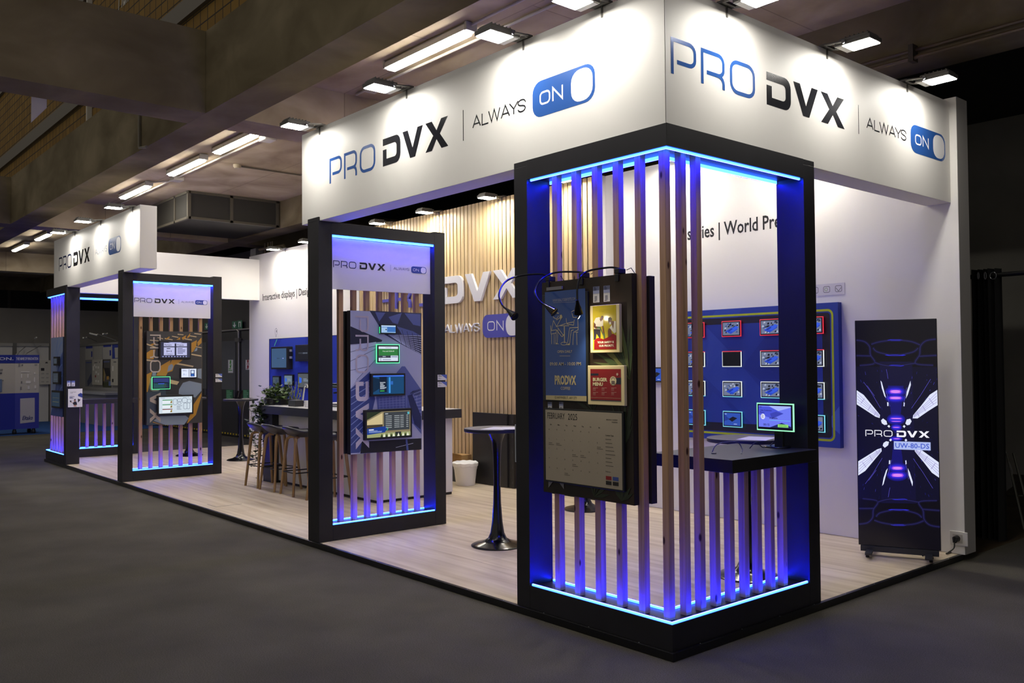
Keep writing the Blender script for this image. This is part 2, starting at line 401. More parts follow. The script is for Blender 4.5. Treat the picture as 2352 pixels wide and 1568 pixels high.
# ceiling tube lights over the stand, their conduit and boxes
def tube_light(x0, x1, y, z, label):
    t = thing('ceiling_light', label, 'ceiling light', ((x0+x1)/2, y, z), 'tube lights in a row under the slab')
    b = MB(); b.prism([(-.06, 0), (.06, 0), (.06, .05), (.04, .075), (-.04, .075), (-.06, .05)], x0, x1, P('#c9c7c1', .5), lambda a, h, c: (c, y+a, z-.075+h)); b.build('housing', t, .004)
    e = MB(); e.prism([(-.054, 0), (-.04, -.026), (.04, -.026), (.054, 0)], x0+.03, x1-.03, TUBE, lambda a, h, c: (c, y+a, z-.0755+h)); e.build('diffuser', t)
    for s in (x0-.03, x1+.0):
        c = MB(); c.box(s, s+.03, y-.06, y+.06, z-.08, z-.005, P('#a9a7a2', .5)); c.build('end_cap', t)
ZC = 4.598
tube_light(-4.32, -3.03, 1.02, ZC, 'longest looking tube light, above the gap between the large fascia and the concrete beam')
tube_light(-8.75, -7.5, 1.06, ZC, 'tube light partly hidden by the cross beam, left of the large fascia')
tube_light(-10.55, -9.25, 1.07, ZC, 'middle tube light of the three lit in a row left of the large fascia')
tube_light(-12.95, -11.6, 1.09, ZC, 'tube light furthest left of the three in a row, above the dark vent box')
tube_light(-19.45, -18.3, 1.17, ZC, 'small far tube light right beside the small fascia with three flood lamps')
tube_light(-21.9, -20.5, 1.18, ZC, 'leftmost and furthest tube light near the left edge of the photo')
m = MB(); PVC = P('#a8a196', .6)
m.tube([(-5.4, 1.28, 4.575), (10, 1.3, 4.575)], .014, PVC); m.tube([(-14.2, 1.32, 4.575), (-6.1, 1.3, 4.575)], .014, PVC)
m.tube([(-7.5, 1.06, 4.57), (-6.9, 1.3, 4.575)], .012, PVC); m.tube([(-11.6, 1.09, 4.57), (-11.3, 1.3, 4.575)], .012, PVC); m.tube([(-3.0, 1.02, 4.57), (-2.6, 1.02, 4.575), (4, 1.02, 4.575)], .012, PVC)
tag(m.build('conduit', None, 0, True), 'pale conduit pipe running along the slab beside the tube lights', 'conduit pipe')
for x, y, l in ((-5.05, 1.28, 'junction box at the left end of the conduit by the long tube light'), (-1.9, 1.29, 'junction box on the conduit at the top edge above the large fascia'), (-7.75, 1.34, 'junction box under the slab beside the partly hidden tube light'), (-11.0, 1.33, 'junction box under the slab between the middle and leftmost tube lights of three')):
    m = MB(); m.box(x-.1, x+.1, y-.08, y+.08, 4.53, 4.599, PVC); tag(m.build('junction_box', None, .008), l, 'junction box', 'junction boxes under the slab')
t = thing('smoke_detector', 'round smoke detector with cable pipe on the slab left of the large fascia', 'smoke detector', (-10.05, 2.2, 4.6))
p = on(545, 381, 2, 4.58); q = on(690, 402, 2, 4.58)
m = MB(); m.lathe([(.06, .019), (.058, -.01), (.04, -.035)], (p.x, p.y, 4.58), P('#a0937a', .6), 20); m.build('head', t, 0, True)
m = MB(); m.tube([(p.x, p.y, 4.58), (q.x, q.y, 4.58), (q.x+1.5, q.y+.15, 4.58)], .013, P('#5b5346', .6)); m.build('pipe', t)
# ventilation box
V0 = (-13.9, -11.98, 1.88, 3.55, 4.115, 4.6)
t = thing('ventilation_box', 'large dark framed ventilation box hanging under the slab', 'ventilation box', (-12.9, 2.7, 4.115))
m = MB(); m.box(V0[0], V0[1], V0[2], V0[3], V0[4]+.01, V0[5]-.002, P('#2c2a24', .7)); m.build('casing', t)
m = MB(); FR = P('#5c574b', .5, .3)
for (x, y) in ((V0[1], V0[2]), (V0[1], V0[3]-.05), (V0[0], V0[2]), (-12.6, V0[2]), (V0[1], 2.63)):
    m.box(x-.03, x+.02, y-.02, y+.035, V0[4], V0[5]-.003, FR)
for z in (V0[4], V0[5]-.045):
    m.box(V0[1]-.03, V0[1]+.02, V0[2], V0[3], z, z+.04, FR); m.box(V0[0], V0[1], V0[2]-.02, V0[2]+.03, z, z+.04, FR)
m.build('frame', t)
# pipes along the right beam and on the olive beam face
m = MB()
for dy, z in ((3.53, 4.16), (3.5, 4.09)): m.tube([(-3, dy, z), (13, dy, z)], .018, P('#5a4b33', .5))
for k in range(7): m.box(-2.5+1.1*k, -2.46+1.1*k, 3.47, 3.56, 4.06, 4.2, P('#3a3226', .6))
tag(m.build('ceiling_pipes', None, 0, True), 'pair of thin brown pipes along the lower edge of the right hand beam', 'pipes')
m = MB(); p = on(319, 280, 1, -.385); q = on(319, 350, 1, -.385)
m.tube([(p.x+.25, -.38, 4.85), (p.x, -.38, 4.8), (p.x, -.38, p.z-.05), (q.x, -.38, 4.12), (q.x+.25, -.38, 4.085)], .016, P('#77705f', .6))
tag(m.build('drain_pipe', None, 0, True), 'thin grey pipe running down the olive beam face at upper left', 'pipe')
m = MB(); a = [on(72, 217, 0, -6.03), on(107, 222, 0, -6.03), on(107, 248, 0, -6.03), on(71, 282, 0, -6.03)]
for xx in (-6.03, -6.024): m.face([(xx, p.y, p.z) for p in a], P('#d8d4cc', .8))
tag(m.build('hanging_sheet'), 'pale torn sheet hanging in front of the yellow brick wall at upper left', 'sheet')
# electrical gear high on the far side behind the stand
t = thing('electrical_box', 'grey electrical box with pipes above the corner of the stand back wall', 'electrical box', (-13.3, 4.2, 3.7))
p = on(592, 585, 1, 4.2); m = MB(); m.box(p.x-.15, p.x+.12, 4.1, 4.3, 3.5, 4.02, P('#77756f', .6)); m.build('cabinet', t, .01)
m = MB()
for dx in (.35, .5, .62, .7): m.tube([(p.x+dx, 4.2, 3.4), (p.x+dx, 4.2, 4.1)], .02, P('#6b5c40', .5))
m.tube([(p.x+.2, 4.15, 3.98), (p.x+1.3, 4.15, 3.95), (p.x+1.5, 4.15, 3.7)], .03, P('#7a6a4c', .5)); m.build('pipe_run', t, 0, True)

# ================================================================== the stand shell
XL, YB = -13.49, 3.6
FT = 3.69
sbox('floor_stand', XL+.03, -.03, .03, 3.66, .004, .045, FLOORW)
EDGE = P('#131315', .32, .2, .5, 'edge_profile')
m = MB(); m.box(XL, 0, 0, .028, .001, .047, EDGE); struct(m.build('trim_1', None, .002))
m = MB(); m.box(-.028, 0, .029, 3.62, .001, .047, EDGE); struct(m.build('trim_2', None, .002))
m = MB()
for k in range(34): m.lathe([(.004, .047), (.003, .0485)], (-.25-.39*k, .013, 0), STEEL, 8)
for k in range(9): m.lathe([(.004, .047), (.003, .0485)], (-.013, .25+.39*k, 0), STEEL, 8)
o = m.build('trim_screws'); o['kind'] = 'structure'
m = MB(); m.box(XL+.1, .02, YB, YB+.2, .047, FT+.03, WHITE); m.box(.0205, .0225, YB, YB+.2, .047, FT+.03, P('#a9a6a2', .6)); struct(m.build('wall_back', None, .002))
# slatted feature wall
t = thing('slatted_wall', 'light oak slat wall with dark gaps behind the bar counter', 'slatted wall', (-6.4, 3.5, .045))
m = MB(); m.box(-9.1, -3.86, 3.5125, 3.598, .047, 3.72, P('#060606', .9)); m.build('backing', t)
m = MB()
for k in range(65):
    x = -9.07+.08*k
    m.box(x, x+.061, 3.5, 3.512, .13, 3.72, OAKS)
m.build('slats', t)
m = MB(); m.box(-9.1, -3.86, 3.485, 3.512, .047, .085, BLACKM); m.build('plinth', t)
m = MB(); m.box(-3.858, -3.845, 3.49, 3.598, .047, 3.72, WHITE); m.build('edge_trim', t)
# fascias
def fascia(name, label, poly, z0, z1, loc):
    t = thing(name, label, 'fascia', loc); m = MB(); m.prism(poly, z0, z1, WHITE); m.build('panel', t, .0015); return t
FZ = 2.868
BLUEV = P('#2f5da8', .22, .1, .6, 'blue_vinyl'); NAVYV = P('#1f3468', .2, .3, .6, 'navy_vinyl'); DARKV = P('#23242b', .2, .3, .6, 'dark_vinyl'); WHV = P('#eeedf0', .45)
f1 = fascia('fascia', 'long white fascia over the front opening with large lettering, left of the corner', [(-4.26, .035), (-.036, .035), (-.236, .235), (-4.26, .235)], FZ, FT, (-2.1, .1, FZ))
logo_parts(1, .035, f1, -3.75, 3.163, 3.185, .217, BLUEV, DARKV, BLUEV, WHV)
f2 = fascia('fascia', 'white fascia on the right side of the stand, lettering running to its far end', [(-.035, .036), (-.035, 3.599), (-.235, 3.599), (-.235, .236)], FZ, FT, (-.1, 1.8, FZ))
logo_parts(0, -.035, f2, .083, 3.187, 3.43, .205, BLUEV, DARKV, BLUEV, WHV)
f3 = fascia('fascia', 'smaller looking far white fascia at left, over the far corner tower', [(-13.05, .035), (-8.72, .035), (-8.72, .25), (-13.05, .25)], FZ, FT, (-11, .1, FZ))
logo_parts(1, .035, f3, -12.73, 3.163, 3.23, .217, NAVYV, DARKV, P('#2c4f8e', .3), WHV, thin=P('#8f93a0', .4))
f4 = fascia('fascia', 'plain white header beam closing the far left side, meeting the back wall', [(-13.05, .251), (-12.93, .251), (-12.93, 3.599), (-13.05, 3.599)], 2.84, 3.62, (-13, 1.9, 2.84))

# flood lamps clamped on the top edges
def lamp_proto(LENS):
    t = thing('flood_lamp', 'flood lamp', 'flood lamp', (0, 0, 0), 'flood lamps on the stand', local=True)
    GR = P('#6c6a66', .45, .5)
    b = MB(); b.box(-.08, .08, -.345, -.1, -.018, .012, GR); b.box(-.07, .07, -.33, -.13, .012, .03, GR)
    for k in range(6): b.box(-.065, .065, -.32+.03*k, -.312+.03*k, .03, .04, GR)
    b.build('housing', t, .004)
    e = MB(); e.box(-.072, .072, -.335, -.155, -.022, -.0185, LENS); e.build('lens', t)
    e = MB(); e.box(-.072, .072, -.152, -.108, -.0215, -.0185, P('#cfccc4', .5)); e.build('driver_cover', t)
    a = MB()
    for s in (-1, 1):
        a.tube([(s*.085, -.17, .0), (s*.06, -.02, .025)], .009, GR, 6)
    a.box(-.065, .065, -.03, .02, .018, .034, GR); a.box(-.006, .006, -.008, -.002, -.05, .03, GR)
    a.build('bracket', t)
    for s in (-1, 1):
        k = MB(); k.tube([(s*.095, -.17, 0), (s*.078, -.17, 0)], .013, STEEL, 10); k.build('knob', t)
    return t
LP = {}
def lamp(x, y, z, rz, label, lens=LAMPE):
    if lens not in LP:
        t = LP[lens] = lamp_proto(lens); t['label'] = label; t.location = (x, y, z); t.rotation_euler = (0, 0, rz)
    else: copy_thing(LP[lens], (x, y, z), label, rz)
ZL = 3.675
for x, l in ((-.5, 'flood lamp on the front fascia nearest the corner, cut by the top edge'), (-1.2, 'flood lamp on the front fascia above the word ALWAYS, second from the corner'), (-2.55, 'flood lamp on the front fascia above its bold letters'), (-3.92, 'flood lamp at the left end of the long front fascia')): lamp(x, .035, ZL, 0, l)
for y, l in ((.6, 'flood lamp on the right side fascia nearest the corner, cut by the top edge'), (1.72, 'flood lamp in the middle of the right side fascia'), (2.87, 'flood lamp at the far right end of the right side fascia')): lamp(-.035, y, ZL, PI/2, l)
for x, l in ((-9.0, 'flood lamp at the right end of the far left fascia'), (-10.42, 'middle flood lamp of the three on the far left fascia'), (-11.77, 'leftmost flood lamp of the three on the far left fascia')): lamp(x, .035, ZL, 0, l)
for x, l in ((-11.83, 'flood lamp on the back wall over the interactive displays lettering'), (-10.6, 'flood lamp on the back wall just left of the near pillar'), (-8.15, 'flood lamp on the slat wall just above the near pillar top'), (-6.93, 'left of the two flood lamps seen whole above the slat wall'), (-5.56, 'right of the two flood lamps seen whole above the slat wall'), (-4.2, 'flood lamp over the right end of the slat wall, hidden by the corner tower top'), (-2.75, 'flood lamp on the white back wall behind the corner tower top'), (-1.35, 'flood lamp on the white back wall right of the tower')):
    lamp(x, 3.5 if -9 < x < -3.9 else 3.6, 3.70, 0, l, LAMPI)

# ================================================================== lit frames
def strip(name, pieces, t):
    m = MB()
    for p in pieces:
        m.box(*p, LEDS); k = 1 if p[4] < 1 else 0      # the lens faces up at the bottom, down at the top
        m.m[-6+k] = m.mi(LED if k else LEDT)
    return m.build(name, t)
def tower(mir, label, loc):
    X = (lambda x: XL-x) if mir else (lambda x: x)
    t = thing('corner_tower', label, 'corner tower', loc, 'black framed corner towers with lit battens')
    def bx(name, *bs, mat=BLACK, bev=.0015):
        m = MB()
        for (x0, x1, y0, y1, z0, z1) in bs: m.box(X(x0), X(x1), y0, y1, z0, z1, mat)
        return m.build(name, t, bev)
    bx('post', (-1.29, -1.165, .02, .22, .047, 2.866), (-1.29, -1.165, .02, .033, 2.8662, 2.9))
    bx('post', (-.22, -.02, 1.385, 1.515, .047, 2.866), (-.033, -.02, 1.385, 1.515, 2.8662, 2.9))
    L = lambda: [(X(-1.164), .02), (X(-.02), .02), (X(-.02), 1.384), (X(-.22), 1.384), (X(-.22), .22), (X(-1.164), .22)]
    m = MB(); m.prism(L(), .047, .19, BLACK); m.build('base', t, .0015)
    m = MB(); m.prism(L(), 2.785, 2.866, BLACK); m.build('top_beam', t)
    m = MB(); m.prism([(X(-1.164), .018), (X(-.018), .018), (X(-.018), 1.384), (X(-.033), 1.384), (X(-.033), .033), (X(-1.164), .033)], 2.775, 2.9, BLACK); m.build('cladding', t, .001)
    for z in (.191, 2.7645):
        zz = (z, z+.0195 if z > 1 else z+.0115)
        a = .036 if z > 1 else .024
        strip('light_strip', [(X(-1.15), X(-a), a, a+.01, *zz), (X(-a-.01), X(-a), a+.01, 1.37, *zz)], t)
        strip('light_strip', [(X(-1.15), X(-.214), .206, .216, *zz), (X(-.216), X(-.206), .216, 1.37, *zz)], t)
    s = .0225
    for x in (-.965, -.791, -.615, -.446, -.278, -.1):
        bx('slat', (x-s, x+s, .095-s, .095+s, .1905, 2.7845), mat=PINE, bev=.002)
    for i, y in enumerate((.236, .37, .51, .65, .795, .93, 1.067, 1.204)):
        bx('slat', (-.1-s, -.1+s, y-s, y+s, .1905, 2.7845 if i < 2 else .9635), mat=PINE, bev=.002)
    bx('counter', (-.56, .045, .487, 1.3845, .964, 1.04), bev=.002)
    return t
T1 = tower(False, 'large black corner tower nearest the camera with blue lit wooden battens', (-.65, .7, .047))
T2 = tower(True, 'far corner tower at the left end with violet lit battens and a small poster', (XL+.65, .7, .047))
def pillar(x0, label, mind=0):
    xf = x0+.2
    t = thing('pillar_frame', label, 'pillar frame', (x0+.1, .7, .047), 'black portal frames with lit battens')
    def bx(name, x0, x1, y0, y1, z0, z1, mat=BLACK, bev=.0015):
        m = MB(); m.box(x0, x1, y0, y1, z0, z1, mat); return m.build(name, t, bev)
    bx('post', x0, xf, .02, .155, .047, 2.866); bx('cladding', x0, xf, .02, .033, 2.8662, 2.9); bx('post', x0, xf, 1.265, 1.39, .047, 2.88)
    bx('base', x0, xf, .156, 1.264, .047, .185); bx('top_beam', x0, xf, .156, 1.264, 2.755, 2.866)
    for x in (x0+.006, xf-.016):
        strip('light_strip', [(x, x+.01, .16, 1.26, .186, .1965)], t); strip('light_strip', [(x, x+.01, .16, 1.26, 2.735, 2.754)], t)
    s = .022; xc = xf-.088
    for k in range(7): bx('slat', xc-s, xc+s, .28+.138*k-s, .28+.138*k+s, .1855, 2.7545, PINE, .002)
    m = MB(); m.box(xf-.046, xf-.03, .17, 1.236, 2.273, 2.732, WHITE); sp = sub(m.build('sign_panel', t, .001), t)
    NV = P('#16203f', .3); logo_parts(0, xf-.03, sp, .18, 2.468, 1.01, .062, NV, P('#0e0f16', .3), P('#24418c', .35), WHV, thin=NV)
    m = MB(); m.box(x0+.03, xc-s-.002, .34, 1.11, .79, 2.085, P('#17171c', .5)); m.build('rear_board', t)
    return t
pillar(-4.124, 'near black pillar frame with lit white header sign and skyscraper board')
pillar(-9.57, 'far black pillar frame with lit white header sign and lecture hall board', 1)
# ================================================================== boards and screens
def display(name, label, cat, axis, val, x0, y0, x1, y1, z, depth, draw, group=None, bezel=.012, frame=BLACKM, ring=None, back=None, flat=False):
    """a screen whose front face is the plane axis = val; (x0..y1) are measured corners"""
    h = G(axis, val)
    if z is None: u0, v0, u1, v1 = x0, y0, x1, y1
    else:
        h.z = z; a = h.q(x0, y1); b = h.q(x1, y0); u0, u1, v0, v1 = a[0], b[0], a[1], b[1]
    back = val+(-depth if axis == 0 else depth)
    loc = (back, (u0+u1)/2, v0) if axis == 0 else ((u0+u1)/2, back, v0)
    t = thing(name, label, cat, loc, group)
    def slab(m, a0, a1, b0, b1, d0, d1, mat):
        if axis == 0: m.box(val-d0, val-d1, a0, a1, b0, b1, mat)
        else: m.box(a0, a1, val+d0, val+d1, b0, b1, mat)
    m = MB(); slab(m, u0, u1, v0, v1, 0, depth, frame); m.build('housing', t, .003)
    if ring:
        m = MB(); k = .007
        for (a0, a1, b0, b1, mt) in ((u0-k, u1+k, v1, v1+k, ring[0]), (u0-k, u1+k, v0-k, v0, ring[1]), (u0-k, u0, v0, v1, ring[2]), (u1, u1+k, v0, v1, ring[2])):
            slab(m, a0, a1, b0, b1, .004, .012, mt)
        m.build('light_ring', t)
    g = G(axis, val); g.z = z or g.z; g.uv = (u0+bezel, u1-bezel, v0+bezel, v1-bezel); draw(g); g.build('screen', t)
    return t
def F(g, a, b):   # fraction of the screen, b from the bottom
    u0, u1, v0, v1 = g.uv; return (u0+(u1-u0)*a, v0+(v1-v0)*b)
def FR(g, a0, a1, b0, b1, mat): p = F(g, a0, b0); q = F(g, a1, b1); g.rect(p[0], q[0], p[1], q[1], mat)
def FP(g, pts, mat): g.poly([F(g, *p) for p in pts], mat)
def FT_(g, t, a, b, hh, mat, al='L', ws=1, bold=0): p = F(g, a, b); g.text(t, p[0], p[1], hh*(g.uv[3]-g.uv[2]), mat, al, ws, bold)
def lines(g, a0, a1, b0, b1, n, mat, fr=.45, seed=1):
    """rows of unreadable small print as thin bars"""
    r = random.Random(seed); d = (b1-b0)/n
    for i in range(n):
        e = a0+(a1-a0)*r.uniform(.55, 1); FR(g, a0, e, b1-d*(i+fr), b1-d*i, mat)

# ---- near pillar: skyscraper board
def board_near():
    t = thing('display_board', 'printed skyscraper board with four screens on the near pillar', 'display board', (-3.95, .72, .79), 'printed boards hung on the battens')
    g = G(0, -3.93); g.z = (760, 690, 4.239); g.mb.box(-3.989, -3.93, .338, 1.112, .79, 2.086, P('#15161c', .5))
    c = lambda h: P(h, .45)
    g.rect(.339, 1.111, .791, 2.085, c('#aeb2cc')); g.up()
    g.zp([(375, 98), (880, 124), (880, 528), (650, 405), (520, 330), (440, 200)], c('#262d4d'))
    g.zp([(190, 250), (500, 385), (492, 402), (190, 428)], c('#1b2036')); g.zp([(190, 440), (440, 402), (450, 560), (250, 770), (190, 860)], c('#c3c9de'))
    g.zp([(190, 862), (380, 690), (430, 960), (330, 1380), (280, 1480), (190, 1486)], c('#3d4c86')); g.up()
    for p in ([(430, 112), (530, 118), (470, 205)], [(560, 160), (690, 120), (650, 230), (600, 215)], [(715, 124), (870, 133), (870, 250), (800, 235)], [(640, 250), (800, 300), (870, 340), (690, 330)]): g.zp(p, c('#54619a'))
    for k in range(9): g.zs([(560+14*k, 335+9*k), (878, 345+22*k)], .006, c('#b9c0dc'))
    for k in range(5): g.zs([(640+50*k, 270+14*k), (690+45*k, 430+22*k)], .004, c('#11152a'))
    for a, b in (((190, 590), (440, 470)), ((190, 500), (440, 440)), ((250, 770), (440, 570)), ((190, 680), (380, 640))): g.zs([a, b], .004, c('#4a506e'))
    for k in range(9): g.zs([(195, 880+66*k), (400-8*k, 760+62*k)], .007, c('#8fa0cf'))
    g.zp([(690, 640), (720, 640), (880, 870), (880, 1300), (800, 1200), (460, 1100), (440, 940)], c('#5a669f'))
    g.zp([(300, 1372), (880, 1340), (880, 1450), (285, 1488)], c('#15171f')); g.up()
    for k in range(12): g.zs([(470+33*k, 945-3*k), (475+33*k, 1060+12*k)], .004, c('#98a3cd'))
    for k in range(6): g.zs([(465, 960+24*k), (720, 940+26*k)], .004, c('#8d98c4'))
    for k in range(8): g.zs([(770+12*k, 905+4*k), (800+10*k, 880-3*k)], .006, c('#1a1f36'))
    for k in range(8): g.zs([(800, 910+30*k), (880, 880+34*k)], .004, c('#a9b3d6'))
    g.zp([(745, 925), (790, 910), (880, 1130), (872, 1255), (810, 1200)], c('#232c58'))
    g.zs([(630, 1430), (800, 1388)], .004, c('#c7c9d6')); g.zp([(725, 1350), (742, 1350), (755, 1455), (735, 1457)], c('#56679f')); g.up()
    a = g.q(237, 147); b = g.q(370, 1438); g.rot = (a[0], a[1])
    L = P('#cfc6cf', .4); g.logo(0, 0, (a[1]-b[1])/8.97*16.57, b[0]-a[0], P('#bfb4bd', .4), L, L, L, 'PD'); g.rot = None
    g.build('panel', t)
    Z = (760, 690, 4.239)
    def s1(g):
        FR(g, 0, 1, 0, 1, E('#3a6fb8')); g.up(); FR(g, 0, 1, .82, 1, E('#b9d3ee')); FR(g, 0, .4, .1, .75, E('#9fc0e4')); FR(g, 0, 1, 0, .12, E('#8fb4dd')); g.up(); FR(g, .28, .38, .38, .5, E('#10131a'))
    t1 = display('room_display', 'smallest screen at the top of the skyscraper board, blue page', 'screen', 0, -3.905, 480, 232, 640, 325, Z, .024, s1, 'screens on the skyscraper board')
    m = MB(); u = G(0, -3.905); u.z = Z; p = u.q(480, 255); m.box(-3.915, -3.908, p[0]-.003, p[0]+.003, p[1]-.06, p[1], E('#44ff99', 1.2)); m.build('status_light', t1)
    def s2(g):
        FR(g, 0, 1, 0, 1, E('#d8e2f2')); g.up(); FR(g, 0, 1, .38, .84, E('#2f7a3c')); FR(g, 0, .62, .22, .38, E('#3a3d4c')); FR(g, .1, .12, .02, .2, E('#26304f')); g.up()
        FT_(g, 'Free until 10:30 AM', .5, .64, .08, E('#f1fff1'), 'C'); FT_(g, 'Auditorium', .5, .89, .07, E('#303a5c'), 'C'); lines(g, .2, .9, .05, .12, 1, E('#39436a')); lines(g, .2, .46, .27, .34, 1, E('#aeb6c8'), .8)
        for k in range(4): FR(g, .66+.08*k, .72+.08*k, .25, .35, E('#7e8aa6'))
    gr = EM('green_ring', (.12, .95, .42), 1.3)
    display('room_display', 'green glowing tablet second from top on the skyscraper board', 'screen', 0, -3.9, 452, 434, 665, 604, Z, .029, s2, 'screens on the skyscraper board', .014, BLACKM, (gr, gr, gr))
    def s3(g):
        FR(g, 0, 1, 0, 1, E('#15456f')); g.up(); FR(g, 0, 1, .93, 1, E('#3f6fe0')); FP(g, [(0, .1), (.2, .3), (.22, .8), (0, .9)], E('#0c2740')); FR(g, .5, .56, .05, .9, E('#3a8fd8')); FR(g, .55, .64, .5, .68, E('#2c67b8')); FR(g, .2, .44, .1, .93, E('#0b1c30')); g.up()
        for i, w_ in enumerate(('Interactive', 'display', 'solutions')): FT_(g, w_, .22, .6-.08*i, .055, E('#e8f2ff'), 'L', 1, .02)
        lines(g, .22, .44, .25, .42, 4, E('#c7d4e4')); FR(g, .22, .36, .15, .2, E('#42b653'))
    display('wall_display', 'blue landscape screen second from bottom on the skyscraper board', 'screen', 0, -3.895, 394, 706, 726, 934, Z, .034, s3, 'screens on the skyscraper board', .018)
    def s4(g):
        FR(g, 0, 1, 0, 1, E('#8a7d5c')); g.up(); FP(g, [(0, .65), (.35, .95), (.35, .35), (0, .25)], E('#cdbb8c')); FP(g, [(0, .7), (.33, 1), (0, 1)], E('#27301f')); FR(g, 0, .35, .3, .5, E('#433a2a')); FR(g, 0, 1, 0, .16, E('#9aa06e')); FR(g, .38, .98, .24, .97, E('#3a3f44')); g.up()
        FP(g, [(0, .12), (.4, .18), (.46, .34), (.4, .42), (0, .36)], E('#173a8c')); FP(g, [(.42, .18), (.48, .32), (.43, .42), (.46, .32)], E('#36b98a')); lines(g, .04, .22, .285, .325, 1, E('#ffffff'), .8); lines(g, .04, .36, .18, .27, 3, E('#9fb4e4'))
        lines(g, .41, .52, .88, .92, 1, E('#c4c9cc'), .8); FR(g, .64, .78, .02, .17, E('#20222a'))
        for k in range(7):
            for a0, a1 in ((.42, .56), (.62, .74), (.76, .84), (.9, .95)): FR(g, a0, a1, .8-.075*k, .825-.075*k, E('#a7adb0'))
        for k in range(12): FP(g, [(.3+.055*k, 0), (.33+.055*k, .14), (.36+.055*k, 0)], E('#e6e9d0' if k % 2 else '#31401f'))
        g.up(); p = F(g, .95, .9); g.ell(p[0], p[1], .012, .012, E('#58b6c4'))
    display('wall_display', 'largest screen at the bottom of the skyscraper board, menu over a wooden interior', 'screen', 0, -3.89, 333, 1046, 790, 1362, Z, .039, s4, 'screens on the skyscraper board', .02)
board_near()

